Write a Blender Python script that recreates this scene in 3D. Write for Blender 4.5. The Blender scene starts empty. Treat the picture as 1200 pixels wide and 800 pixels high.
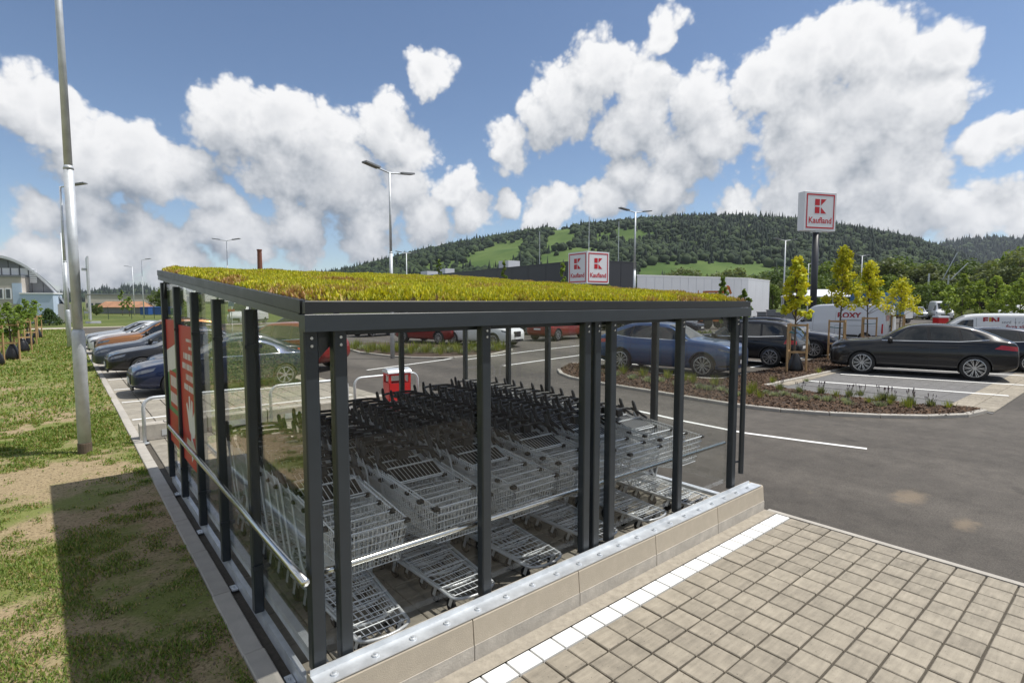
import bpy, bmesh, math, random
import numpy as np
from mathutils import Vector, Matrix
R = math.radians
random.seed(7)
rng = np.random.default_rng(7)
SC = bpy.context.scene
COL = SC.collection

# ------------------------------------------------------------------ camera
# shelter axes: X runs along the glazed front, Y along its side, camera 2.5 m above the ground
F, TH, YAW, HC = 633.6, R(4.24), R(39.8), 2.5
cam_d = bpy.data.cameras.new('camera')
cam_d.sensor_width = 36.0
cam_d.lens = F / 1200 * 36.0
cam_d.clip_start = 0.05
cam_d.clip_end = 20000
cam = bpy.data.objects.new('camera', cam_d)
COL.objects.link(cam)
cam.location = (0, 0, HC)
cam.rotation_euler = (R(90) - TH, 0, -YAW)
SC.camera = cam

def ray(px, py):
    x = (px - 600) / F
    y = -(py - 400) / F
    fw = math.cos(TH) + y * math.sin(TH)
    up = -math.sin(TH) + y * math.cos(TH)
    return (fw * math.sin(YAW) + x * math.cos(YAW), fw * math.cos(YAW) - x * math.sin(YAW), up)

def G(px, py, z=0.0):
    """ground (or height z) point seen at a photo pixel"""
    X, Y, u = ray(px, py)
    t = (z - HC) / u
    return (X * t, Y * t)

def D(px, d, py=None):
    """ground position in the direction of a photo column at a forward distance d; with py also the height there"""
    r = (px - 600) / (F / math.cos(TH)) * d
    p = (d * math.sin(YAW) + r * math.cos(YAW), d * math.cos(YAW) - r * math.sin(YAW))
    if py is None:
        return p
    return p[0], p[1], HC + (353.0 - py) / 635.3 * d

def PX(X, Y, Z):
    fw = X * math.sin(YAW) + Y * math.cos(YAW)
    r = X * math.cos(YAW) - Y * math.sin(YAW)
    u = Z - HC
    d = fw * math.cos(TH) - u * math.sin(TH)
    v = fw * math.sin(TH) + u * math.cos(TH)
    return 600 + F * r / d, 400 - F * v / d

# ------------------------------------------------------------------ sun, sky, exposure
SUN_V = Vector((0.43, -0.28, 1.0)).normalized()
SUN_EL = math.asin(SUN_V.z)
SUN_AZ = math.atan2(SUN_V.x, SUN_V.y)           # clockwise from +Y
sun_d = bpy.data.lights.new('sun', 'SUN')
sun_d.energy = 3.6
sun_d.angle = R(0.53)
sun_d.color = (1.0, 0.955, 0.88)
sun = bpy.data.objects.new('sun', sun_d)
COL.objects.link(sun)
sun.location = (20, -10, 40)
sun.rotation_euler = SUN_V.to_track_quat('Z', 'Y').to_euler()

SC.view_settings.view_transform = 'Standard'
SC.view_settings.look = 'None'
SC.view_settings.gamma = 1.0
SC.view_settings.exposure = 0.46
SC.view_settings.use_curve_mapping = False
SC.cycles.use_denoising = True
SC.cycles.max_bounces = 8
SC.cycles.transparent_max_bounces = 24
SC.cycles.diffuse_bounces = 3
SC.cycles.glossy_bounces = 3
SC.cycles.caustics_reflective = False
SC.cycles.caustics_refractive = False

world = bpy.data.worlds.new('World')
SC.world = world
world.use_nodes = True
wt = world.node_tree
wt.nodes.clear()

class NT:
    """tiny node helper"""
    def __init__(s, tree):
        s.t = tree
    def n(s, typ, ins=None, **kw):
        nd = s.t.nodes.new(typ)
        for k, v in kw.items():
            setattr(nd, k, v)
        for k, v in (ins or {}).items():
            s.put(nd.inputs[k], v)
        return nd
    def put(s, sock, v):
        if isinstance(v, bpy.types.NodeSocket):
            s.t.links.new(v, sock)
        elif isinstance(v, bpy.types.Node):
            s.t.links.new(v.outputs[0], sock)
        else:
            sock.default_value = v
    def m(s, op, a, b=None, c=None, clamp=False):
        nd = s.t.nodes.new('ShaderNodeMath')
        nd.operation = op
        nd.use_clamp = clamp
        for i, v in enumerate((a, b, c)):
            if v is not None:
                s.put(nd.inputs[i], v)
        return nd.outputs[0]
    def v(s, op, a, b=None, scale=None):
        nd = s.t.nodes.new('ShaderNodeVectorMath')
        nd.operation = op
        s.put(nd.inputs[0], a)
        if b is not None:
            s.put(nd.inputs[1], b)
        if scale is not None:
            s.put(nd.inputs['Scale'], scale)
        return nd.outputs['Value'] if op in ('DISTANCE', 'LENGTH', 'DOT_PRODUCT') else nd.outputs[0]
    def mix(s, fac, a, b, blend='MIX'):
        nd = s.t.nodes.new('ShaderNodeMix')
        nd.data_type = 'RGBA'
        nd.blend_type = blend
        nd.clamp_factor = True
        s.put(nd.inputs[0], fac)
        s.put(nd.inputs[6], a)
        s.put(nd.inputs[7], b)
        return nd.outputs[2]
    def ss(s, x, lo, hi, o0=0.0, o1=1.0):
        nd = s.t.nodes.new('ShaderNodeMapRange')
        nd.interpolation_type = 'SMOOTHSTEP'
        s.put(nd.inputs[0], x)
        for i, v in ((1, lo), (2, hi), (3, o0), (4, o1)):
            nd.inputs[i].default_value = v
        return nd.outputs[0]
    def noise(s, vec, scale, detail=4.0, rough=0.55, out=0, dist=0.0):
        nd = s.t.nodes.new('ShaderNodeTexNoise')
        s.put(nd.inputs['Vector'], vec)
        nd.inputs['Scale'].default_value = scale
        nd.inputs['Detail'].default_value = detail
        nd.inputs['Roughness'].default_value = rough
        nd.inputs['Distortion'].default_value = dist
        return nd.outputs[out]

# cumulus: heaps of billows placed by compass direction, broken up with fractal noise
CLOUDS = [(20, 112, 34), (62, 142, 34), (112, 182, 42), (165, 190, 44), (212, 203, 36), (246, 232, 20),
          (275, 150, 42), (330, 150, 46), (385, 158, 46), (445, 160, 46), (485, 178, 30), (330, 200, 46), (400, 215, 52), (470, 225, 42),
          (532, 222, 30), (555, 255, 26), (500, 262, 36), (430, 275, 40), (350, 270, 44), (275, 275, 40),
          (50, 252, 24), (110, 256, 30), (165, 272, 30), (30, 298, 34), (110, 305, 44), (200, 305, 42),
          (503, 86, 25), (776, 40, 24), (592, 172, 32), (632, 150, 34), (662, 112, 42), (710, 88, 46), (760, 100, 42), (812, 118, 46),
          (745, 150, 46), (835, 165, 40), (800, 185, 34), (735, 212, 34), (780, 226, 34), (640, 240, 34), (700, 240, 32), (590, 240, 20),
          (885, 105, 36), (935, 80, 40), (985, 60, 36), (1040, 62, 40), (1102, 62, 24), (950, 140, 56), (1025, 130, 60), (1090, 120, 34),
          (960, 205, 50), (1035, 205, 56), (1085, 215, 40), (1158, 168, 22), (1196, 158, 22), (1140, 255, 34), (1195, 255, 26), (1040, 262, 44), (870, 240, 26), (920, 250, 26)]
W = NT(wt)

def cloud_group():
    g = bpy.data.node_groups.new('cloud_field', 'ShaderNodeTree')
    g.interface.new_socket('Vector', in_out='INPUT', socket_type='NodeSocketVector')
    g.interface.new_socket('Field', in_out='OUTPUT', socket_type='NodeSocketFloat')
    n = NT(g)
    gi = n.n('NodeGroupInput')
    go = n.n('NodeGroupOutput')
    vec = gi.outputs[0]
    w1 = n.v('SCALE', n.v('SUBTRACT', n.noise(vec, 9.0, 3.0, 0.55, out=1), (0.5, 0.5, 0.5)), scale=0.085)
    vw = n.v('ADD', vec, w1)
    f = None
    for (px, py, r) in CLOUDS:
        c = Vector(ray(px, py)).normalized()
        dist = n.v('DISTANCE', vw, tuple(c))
        b = n.m('MULTIPLY_ADD', dist, -1.0 / (r / 600.0), 1.0)
        f = b if f is None else n.m('SMOOTH_MAX', f, b, 0.22)
    # unseen clouds all round outside those listed above, cover raised for more ambient light
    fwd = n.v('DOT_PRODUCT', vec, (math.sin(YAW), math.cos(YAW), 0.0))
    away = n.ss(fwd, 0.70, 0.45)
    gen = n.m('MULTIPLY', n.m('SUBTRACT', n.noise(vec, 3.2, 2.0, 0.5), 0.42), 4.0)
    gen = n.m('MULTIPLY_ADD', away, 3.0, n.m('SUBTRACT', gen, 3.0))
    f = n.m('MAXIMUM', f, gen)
    f = n.m('MINIMUM', f, 1.1)
    fb = n.m('SUBTRACT', n.noise(vec, 13.0, 8.0, 0.60), 0.5)
    vo = n.n('ShaderNodeTexVoronoi', {'Vector': n.v('ADD', vec, n.v('SCALE', w1, scale=0.35)), 'Scale': 17.0, 'Detail': 3.0, 'Roughness': 0.62, 'Lacunarity': 2.1}, voronoi_dimensions='3D', feature='F1', normalize=True)
    bil = n.m('SUBTRACT', 0.245, vo.outputs['Distance'])
    f2 = n.m('MULTIPLY_ADD', fb, 0.75, n.m('MULTIPLY_ADD', bil, 1.7, f))
    n.put(go.inputs[0], f2)
    return g
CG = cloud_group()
geo = W.n('ShaderNodeTexCoord')
dirv = W.v('NORMALIZE', geo.outputs['Generated'])
sky = W.n('ShaderNodeTexSky', sky_type='NISHITA')
sky.sun_disc = False
sky.sun_elevation = SUN_EL
sky.sun_rotation = SUN_AZ
sky.altitude = 350
sky.air_density = 0.9
sky.dust_density = 0.3
sky.ozone_density = 2.5
def cf(vec):
    nd = W.n('ShaderNodeGroup', node_tree=CG)
    W.put(nd.inputs[0], vec)
    return nd.outputs[0]
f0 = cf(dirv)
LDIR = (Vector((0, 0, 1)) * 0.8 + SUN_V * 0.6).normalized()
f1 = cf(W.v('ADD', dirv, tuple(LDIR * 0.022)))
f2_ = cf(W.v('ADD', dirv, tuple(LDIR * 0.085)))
alpha = W.ss(f0, -0.03, 0.24)
diff = W.m('SUBTRACT', f0, f1)
shade = W.m('MULTIPLY_ADD', diff, 0.42, 0.47)
shade = W.m('MULTIPLY_ADD', W.m('SUBTRACT', f0, W.m('MAXIMUM', f2_, -0.5)), 0.55, shade, clamp=True)
thick = W.ss(f0, 0.35, 1.15)
shade2 = W.m('MULTIPLY', shade, W.m('MULTIPLY_ADD', thick, -0.30, 1.0))
CLOUD_DARK, CLOUD_LIT = (2.2, 2.55, 3.05, 1), (8.0, 8.0, 8.05, 1)
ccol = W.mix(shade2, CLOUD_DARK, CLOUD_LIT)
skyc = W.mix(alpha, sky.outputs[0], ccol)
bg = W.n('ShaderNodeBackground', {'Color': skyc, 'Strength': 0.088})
out = W.n('ShaderNodeOutputWorld', {'Surface': bg.outputs[0]})
world.cycles.sampling_method = 'MANUAL'
world.cycles.sample_map_resolution = 512

# ------------------------------------------------------------------ mesh helpers
class MB:
    def __init__(s):
        s.v = []; s.f = []; s.mi = []
    def add(s, vs, fs, mi=0):
        o = len(s.v)
        s.v += [tuple(p) for p in vs]
        s.f += [tuple(i + o for i in f) for f in fs]
        s.mi += [mi] * len(fs)
        return s
    def box(s, lo, hi, mi=0):
        x0, y0, z0 = lo; x1, y1, z1 = hi
        return s.add([(x0, y0, z0), (x1, y0, z0), (x1, y1, z0), (x0, y1, z0), (x0, y0, z1), (x1, y0, z1), (x1, y1, z1), (x0, y1, z1)],
                     [(0, 3, 2, 1), (4, 5, 6, 7), (0, 1, 5, 4), (1, 2, 6, 5), (2, 3, 7, 6), (3, 0, 4, 7)], mi)
    def cbox(s, c, sz, mi=0):
        return s.box([c[i] - sz[i] / 2 for i in range(3)], [c[i] + sz[i] / 2 for i in range(3)], mi)
    def bbox(s, lo, hi, b=0.01, mi=0):
        """box with chamfered top and vertical edges kept cheap"""
        x0, y0, z0 = lo; x1, y1, z1 = hi
        v = [(x0, y0, z0), (x1, y0, z0), (x1, y1, z0), (x0, y1, z0), (x0, y0, z1 - b), (x1, y0, z1 - b), (x1, y1, z1 - b), (x0, y1, z1 - b),
             (x0 + b, y0 + b, z1), (x1 - b, y0 + b, z1), (x1 - b, y1 - b, z1), (x0 + b, y1 - b, z1)]
        f = [(0, 3, 2, 1), (8, 9, 10, 11)]
        for a in (0, 4):
            for i in range(4):
                j = (i + 1) % 4
                f.append((a + i, a + j, a + 4 + j, a + 4 + i))
        return s.add(v, f, mi)
    def bar(s, p0, p1, w, h=None, mi=0, up=(0, 0, 1)):
        """rectangular bar between two points"""
        h = w if h is None else h
        a, b = Vector(p0), Vector(p1)
        d = (b - a).normalized()
        u = Vector(up)
        if abs(d.dot(u)) > 0.98:
            u = Vector((0, 1, 0))
        sd = d.cross(u).normalized() * (w / 2)
        uu = sd.cross(d).normalized() * (h / 2)
        vs = [a - sd - uu, a + sd - uu, a + sd + uu, a - sd + uu, b - sd - uu, b + sd - uu, b + sd + uu, b - sd + uu]
        return s.add(vs, [(0, 3, 2, 1), (4, 5, 6, 7), (0, 1, 5, 4), (1, 2, 6, 5), (2, 3, 7, 6), (3, 0, 4, 7)], mi)
    def tube(s, pts, r, n=8, mi=0, cap=True):
        pts = [Vector(p) for p in pts]
        rr = r if isinstance(r, (list, tuple)) else [r] * len(pts)
        rings = []
        prev = None
        for i, p in enumerate(pts):
            if i == 0: d = pts[1] - p
            elif i == len(pts) - 1: d = p - pts[i - 1]
            else: d = (pts[i + 1] - p).normalized() + (p - pts[i - 1]).normalized()
            d = d.normalized() if d.length > 1e-9 else Vector((0, 0, 1))
            if prev is None:
                u = Vector((0, 0, 1)) if abs(d.z) < 0.9 else Vector((1, 0, 0))
                a = d.cross(u).normalized()
            else:
                a = (prev - d * prev.dot(d)).normalized()
            prev = a
            b = d.cross(a)
            rings.append([p + (a * math.cos(2 * math.pi * k / n) + b * math.sin(2 * math.pi * k / n)) * rr[i] for k in range(n)])
        vs = [q for rg in rings for q in rg]
        fs = []
        for i in range(len(pts) - 1):
            for k in range(n):
                k2 = (k + 1) % n
                fs.append((i * n + k, i * n + k2, (i + 1) * n + k2, (i + 1) * n + k))
        if cap and n > 2:
            fs.append(tuple(range(n - 1, -1, -1)))
            fs.append(tuple((len(pts) - 1) * n + k for k in range(n)))
        return s.add(vs, fs, mi)
    def lathe(s, prof, c, axis='z', n=20, mi=0):
        """prof: (radius, along)"""
        vs = []
        for (r, h) in prof:
            for k in range(n):
                a = 2 * math.pi * k / n
                p = (r * math.cos(a), r * math.sin(a), h)
                if axis == 'y': p = (p[0], p[2], p[1])
                if axis == 'x': p = (p[2], p[0], p[1])
                vs.append((p[0] + c[0], p[1] + c[1], p[2] + c[2]))
        fs = []
        for i in range(len(prof) - 1):
            for k in range(n):
                k2 = (k + 1) % n
                fs.append((i * n + k, i * n + k2, (i + 1) * n + k2, (i + 1) * n + k))
        return s.add(vs, fs, mi)
    def prism(s, poly, z0, z1, mi=0):
        n = len(poly)
        vs = [(x, y, z0) for x, y in poly] + [(x, y, z1) for x, y in poly]
        fs = [tuple(range(n - 1, -1, -1)), tuple(range(n, 2 * n))]
        for i in range(n):
            j = (i + 1) % n
            fs.append((i, j, n + j, n + i))
        return s.add(vs, fs, mi)
    def extr(s, prof, p0, p1, mi=0):
        """prism of a 2-D profile (across, up) swept along the horizontal line p0-p1"""
        a, b = Vector((p0[0], p0[1], 0)), Vector((p1[0], p1[1], 0))
        d = (b - a).normalized()
        sd = Vector((-d.y, d.x, 0))
        n = len(prof)
        vs = [a + sd * q[0] + Vector((0, 0, q[1] + (p0[2] if len(p0) > 2 else 0))) for q in prof] + [b + sd * q[0] + Vector((0, 0, q[1] + (p1[2] if len(p1) > 2 else 0))) for q in prof]
        fs = [tuple(range(n)), tuple(range(2 * n - 1, n - 1, -1))]
        for i in range(n):
            j = (i + 1) % n
            fs.append((j, i, n + i, n + j))
        return s.add(vs, fs, mi)
    def mesh(s, name, smooth=False, fix=True):
        me = bpy.data.meshes.new(name)
        me.from_pydata(s.v, [], s.f)
        if len(set(s.mi)) > 1:
            me.polygons.foreach_set('material_index', s.mi)
        if fix:
            bm = bmesh.new(); bm.from_mesh(me)
            bmesh.ops.recalc_face_normals(bm, faces=bm.faces)
            bm.to_mesh(me); bm.free()
        if smooth:
            me.polygons.foreach_set('use_smooth', [True] * len(me.polygons))
        me.update()
        return me
    def build(s, name, mat, parent=None, smooth=False, loc=None, rz=None):
        return put(name, s.mesh(name, smooth), mat, parent, loc, rz)

def put(name, me, mat=None, parent=None, loc=None, rz=None):
    if mat is not None:
        for q in (mat if isinstance(mat, (list, tuple)) else [mat]):
            if len(me.materials) < (len(mat) if isinstance(mat, (list, tuple)) else 1):
                me.materials.append(q)
    o = bpy.data.objects.new(name, me)
    COL.objects.link(o)
    if parent is not None: o.parent = parent
    if loc is not None: o.location = loc
    if rz is not None: o.rotation_euler = (0, 0, rz)
    return o

def tag(o, label=None, cat=None, group=None, kind=None):
    if label: o['label'] = label
    if cat: o['category'] = cat
    if group: o['group'] = group
    if kind: o['kind'] = kind
    return o

def thing(name, label, cat, loc=(0, 0, 0), rz=0.0, group=None):
    o = bpy.data.objects.new(name, None)
    o.empty_display_size = 0.2
    COL.objects.link(o)
    o.location = loc
    o.rotation_euler = (0, 0, rz)
    return tag(o, label, cat, group)

def copy_tree(o, parent=None):
    c = o.copy()
    COL.objects.link(c)
    if parent is not None: c.parent = parent
    for ch in [q for q in bpy.data.objects if q.parent == o]:
        copy_tree(ch, c)
    return c

KIDS = {}
def copy_fast(o, kids, parent=None):
    """copy a thing whose parts were listed beforehand: kids = {obj: [children]}"""
    c = o.copy()
    COL.objects.link(c)
    if parent is not None: c.parent = parent
    for ch in kids.get(o, ()):
        copy_fast(ch, kids, c)
    return c
def kidmap(root):
    m = {}
    def rec(o):
        m[o] = list(o.children)
        for ch in m[o]: rec(ch)
    bpy.context.view_layer.update()
    rec(root)
    return m

def np_mesh(name, V, Fq, cols=None, nside=4):
    """fast mesh from arrays: V (n,3), Fq (m,nside)"""
    me = bpy.data.meshes.new(name)
    V = np.asarray(V, dtype=np.float32); Fq = np.asarray(Fq, dtype=np.int32)
    me.vertices.add(len(V)); me.vertices.foreach_set('co', V.ravel())
    me.loops.add(Fq.size); me.loops.foreach_set('vertex_index', Fq.ravel())
    me.polygons.add(len(Fq)); me.polygons.foreach_set('loop_start', np.arange(0, Fq.size, nside, dtype=np.int32))
    me.update(calc_edges=True)
    if cols is not None:
        at = me.color_attributes.new('Col', 'FLOAT_COLOR', 'POINT')
        c4 = np.ones((len(V), 4), dtype=np.float32); c4[:, :3] = cols
        at.data.foreach_set('color', c4.ravel())
    me.validate()
    return me

def text_mesh(txt, size=1.0, bold=0.0, ext=0.0):
    cu = bpy.data.curves.new('lettering', 'FONT')
    cu.body = txt; cu.size = size; cu.align_x = 'CENTER'; cu.align_y = 'CENTER'
    cu.offset = bold; cu.extrude = ext; cu.resolution_u = 3
    ob = bpy.data.objects.new('lettering', cu)
    COL.objects.link(ob)
    dg = bpy.context.evaluated_depsgraph_get()
    me = bpy.data.meshes.new_from_object(ob.evaluated_get(dg))
    bpy.data.objects.remove(ob)
    bpy.data.curves.remove(cu)
    return me

def text_part(txt, size, mat, parent, M, bold=0.0, sx=1.0, name='lettering'):
    me = text_mesh(txt, size, bold)
    for v in me.vertices: v.co.x *= sx
    me.transform(M)
    me.materials.clear()
    return put(name, me, mat, parent)

# ------------------------------------------------------------------ materials
def mat_new(name):
    m = bpy.data.materials.new(name)
    m.use_nodes = True
    m.node_tree.nodes.clear()
    n = NT(m.node_tree)
    p = n.n('ShaderNodeBsdfPrincipled')
    o = n.n('ShaderNodeOutputMaterial', {'Surface': p.outputs[0]})
    return m, n, p, o

def c4(c): return (c[0], c[1], c[2], 1.0)

def pm(name, col, rough=0.6, metal=0.0, var=0.12, vs=3.0, rvar=0.1, bump=0.0, bs=60.0, coat=0.0, objrand=0.0, spec=0.5, detail=5.0):
    m, n, p, o = mat_new(name)
    tc = n.n('ShaderNodeTexCoord').outputs['Object']
    base = c4(col)
    src = None
    if var > 0:
        nz = n.noise(tc, vs, detail, 0.6)
        k = n.m('MULTIPLY_ADD', n.m('SUBTRACT', nz, 0.5), 2.0 * var * 2, 1.0)
        src = k
        p.inputs['Roughness'].default_value = rough
        if rvar > 0:
            n.put(p.inputs['Roughness'], n.m('MULTIPLY_ADD', n.m('SUBTRACT', nz, 0.5), rvar * 2, rough, clamp=True))
    else:
        p.inputs['Roughness'].default_value = rough
    if objrand > 0:
        oi = n.n('ShaderNodeObjectInfo').outputs['Random']
        k2 = n.m('MULTIPLY_ADD', n.m('SUBTRACT', oi, 0.5), 2 * objrand, 1.0)
        src = k2 if src is None else n.m('MULTIPLY', src, k2)
    if src is not None:
        vv = n.v('SCALE', tuple(col), scale=src)
        n.put(p.inputs['Base Color'], vv)
    else:
        p.inputs['Base Color'].default_value = base
    p.inputs['Metallic'].default_value = metal
    p.inputs['Specular IOR Level'].default_value = spec
    if coat: 
        p.inputs['Coat Weight'].default_value = coat
        p.inputs['Coat Roughness'].default_value = 0.03
    if bump > 0:
        b = n.n('ShaderNodeBump', {'Height': n.noise(tc, bs, 4.0, 0.6), 'Strength': bump, 'Distance': 0.01})
        n.put(p.inputs['Normal'], b.outputs[0])
    return m

M = {}
M['anthracite'] = pm('anthracite_paint', (0.030, 0.037, 0.044), 0.32, 0.0, 0.08, 6, 0.08, coat=0.0, bump=0.03, bs=300)
M['steel'] = pm('galvanised_steel', (0.66, 0.69, 0.72), 0.42, 0.55, 0.14, 9, 0.16, bump=0.05, bs=80)
M['zinc_pole'] = pm('zinc_pole', (0.58, 0.61, 0.64), 0.50, 0.35, 0.18, 5, 0.12, bump=0.03, bs=50)
M['flashing'] = pm('dark_flashing', (0.016, 0.018, 0.020), 0.38, 0, 0.1, 5, 0.1)
M['stainless'] = pm('stainless_tube', (0.72, 0.72, 0.71), 0.22, 1.0, 0.05, 20, 0.06)
M['wire'] = pm('zinc_wire', (0.78, 0.80, 0.82), 0.34, 0.25, 0.06, 8, 0.08)
M['black_plastic'] = pm('black_plastic', (0.016, 0.016, 0.018), 0.42, 0, 0.1, 20, 0.1)
M['rubber'] = pm('rubber', (0.022, 0.022, 0.023), 0.75, 0, 0.15, 20, 0.1)
M['brown_plastic'] = pm('dark_bumper_plastic', (0.022, 0.020, 0.018), 0.5, 0, 0.1, 20, 0.1)
M['concrete_raw'] = pm('raw_concrete', (0.42, 0.39, 0.345), 0.9, 0, 0.22, 7, 0.05, bump=0.35, bs=45, objrand=0.05)
M['kerb'] = pm('kerb_concrete', (0.40, 0.375, 0.335), 0.9, 0, 0.14, 6, 0.05, bump=0.2, bs=70, objrand=0.07)
M['wood'] = pm('stake_wood', (0.42, 0.27, 0.13), 0.8, 0, 0.2, 6, 0.05, bump=0.15, bs=30, objrand=0.12)
M['white_paint'] = pm('white_paint', (0.80, 0.80, 0.78), 0.7, 0, 0.06, 12, 0.1, bump=0.1, bs=80)
M['white_panel'] = pm('white_cladding', (0.62, 0.64, 0.68), 0.5, 0, 0.04, 0.6, 0.05)
M['red'] = pm('red_paint', (0.62, 0.010, 0.012), 0.38, 0, 0.05, 5, 0.06)
M['logo_red'] = pm('logo_red', (0.55, 0.004, 0.016), 0.4, 0, 0.02, 3, 0.0)
M['sign_white'] = pm('sign_white', (0.78, 0.79, 0.82), 0.35, 0, 0.02, 1, 0.04)
M['dark_cladding'] = pm('dark_cladding', (0.040, 0.043, 0.052), 0.45, 0, 0.08, 0.4, 0.06)
M['grey_cladding'] = pm('grey_cladding', (0.20, 0.21, 0.225), 0.5, 0, 0.06, 0.5, 0.05)
M['beige_wall'] = pm('beige_render', (0.46, 0.43, 0.39), 0.85, 0, 0.06, 0.7, 0.03)
M['blue_wall'] = pm('pale_blue_render', (0.46, 0.56, 0.70), 0.8, 0, 0.05, 0.7, 0.03)
M['roof_tile'] = pm('clay_tiles', (0.36, 0.19, 0.11), 0.85, 0, 0.25, 0.7, 0.03)
M['blue_tarp'] = pm('blue_container', (0.03, 0.10, 0.32), 0.5, 0, 0.1, 0.6, 0.03)
M['orange'] = pm('orange_machine', (0.55, 0.16, 0.03), 0.5, 0, 0.1, 2, 0.03)
M['brick_red'] = pm('brick_red', (0.20, 0.075, 0.05), 0.9, 0, 0.15, 0.5, 0.03)
M['dark'] = pm('near_black', (0.010, 0.010, 0.011), 0.5, 0, 0.0)
M['underside'] = pm('roof_underside', (0.50, 0.50, 0.49), 0.5, 0.1, 0.08, 4, 0.08)
M['window'] = pm('window_glass_dark', (0.015, 0.018, 0.020), 0.04, 0, 0.0, spec=0.8)
M['bld_window'] = pm('building_glass', (0.05, 0.065, 0.08), 0.08, 0, 0.0, spec=0.8)
M['chrome'] = pm('chrome', (0.75, 0.76, 0.78), 0.12, 1.0, 0.0)
M['rim'] = pm('alloy_rim', (0.50, 0.51, 0.53), 0.28, 0.85, 0.03, 10, 0.05)
M['rim_dark'] = pm('rim_barrel', (0.018, 0.018, 0.02), 0.5, 0.2, 0.05, 10, 0.05)
M['trim'] = pm('black_trim', (0.018, 0.018, 0.019), 0.5, 0, 0.08, 15, 0.1)
M['headlamp'] = pm('headlamp', (0.15, 0.165, 0.19), 0.10, 0.5, 0.2, 30, 0.05, spec=0.9)
M['taillamp'] = pm('taillamp', (0.45, 0.012, 0.016), 0.15, 0, 0.1, 25, 0.03, coat=0.6)
M['plate'] = pm('number_plate', (0.72, 0.73, 0.74), 0.4, 0, 0.02, 5, 0.0)
M['bag'] = pm('black_watering_bag', (0.012, 0.012, 0.014), 0.35, 0, 0.2, 8, 0.15, bump=0.4, bs=14)
M['strap'] = pm('teal_strap', (0.02, 0.12, 0.14), 0.6, 0, 0.1, 20, 0.0)
M['soil_joint'] = pm('joint_grit', (0.085, 0.075, 0.06), 0.95, 0, 0.3, 30, 0.0, bump=0.5, bs=120)
M['mortar'] = pm('mortar_bed', (0.34, 0.305, 0.25), 0.95, 0, 0.22, 14, 0.0, bump=0.6, bs=40)
M['bark'] = pm('bark', (0.12, 0.09, 0.065), 0.9, 0, 0.25, 12, 0.05, bump=0.3, bs=30)

def paver_mat(name, col, streak=0.12, objrand=0.12):
    m, n, p, o = mat_new(name)
    tc = n.n('ShaderNodeTexCoord').outputs['Object']
    oi = n.n('ShaderNodeObjectInfo').outputs['Random']
    geo = n.n('ShaderNodeNewGeometry')
    ri = geo.outputs['Random Per Island']
    r2 = n.m('FRACT', n.m('ADD', oi, ri))
    off = n.n('ShaderNodeCombineXYZ', {0: n.m('MULTIPLY', r2, 37.0), 1: n.m('MULTIPLY', r2, 91.0), 2: 0.0})
    pos = n.v('ADD', tc, off.outputs[0])
    st = n.noise(n.v('MULTIPLY', pos, (3.0, 30.0, 1.0)), 1.0, 3.0, 0.6)
    bl = n.noise(pos, 7.0, 5.0, 0.65)
    sp = n.noise(pos, 140.0, 2.0, 0.6)
    k = n.m('MULTIPLY_ADD', n.m('SUBTRACT', st, 0.5), streak * 2, 1.0)
    k = n.m('ADD', k, n.m('MULTIPLY', n.m('SUBTRACT', bl, 0.5), 0.95))
    k = n.m('ADD', k, n.m('MULTIPLY', n.m('SUBTRACT', sp, 0.5), 0.30))
    k = n.m('ADD', k, n.m('MULTIPLY', n.m('SUBTRACT', r2, 0.5), 2 * objrand))
    # tiny dark pits
    pit = n.ss(n.noise(pos, 55.0, 1.0, 0.5), 0.26, 0.30)
    k = n.m('MULTIPLY', k, n.m('MULTIPLY_ADD', pit, 0.45, 0.55))
    n.put(p.inputs['Base Color'], n.v('SCALE', tuple(col), scale=k))
    p.inputs['Roughness'].default_value = 0.88
    b = n.n('ShaderNodeBump', {'Height': sp, 'Strength': 0.25, 'Distance': 0.004})
    n.put(p.inputs['Normal'], b.outputs[0])
    return m
M['paver'] = paver_mat('sand_paver', (0.298, 0.264, 0.210), 0.34, 0.13)
M['paver_dark'] = paver_mat('charcoal_paver', (0.155, 0.152, 0.150), 0.06, 0.10)
M['paver_in'] = paver_mat('grey_paver', (0.29, 0.265, 0.22), 0.12, 0.10)
M['kerb_beige'] = pm('beige_washed_concrete', (0.43, 0.378, 0.302), 0.9, 0, 0.08, 9, 0.03, bump=0.35, bs=160, objrand=0.04)

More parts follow.
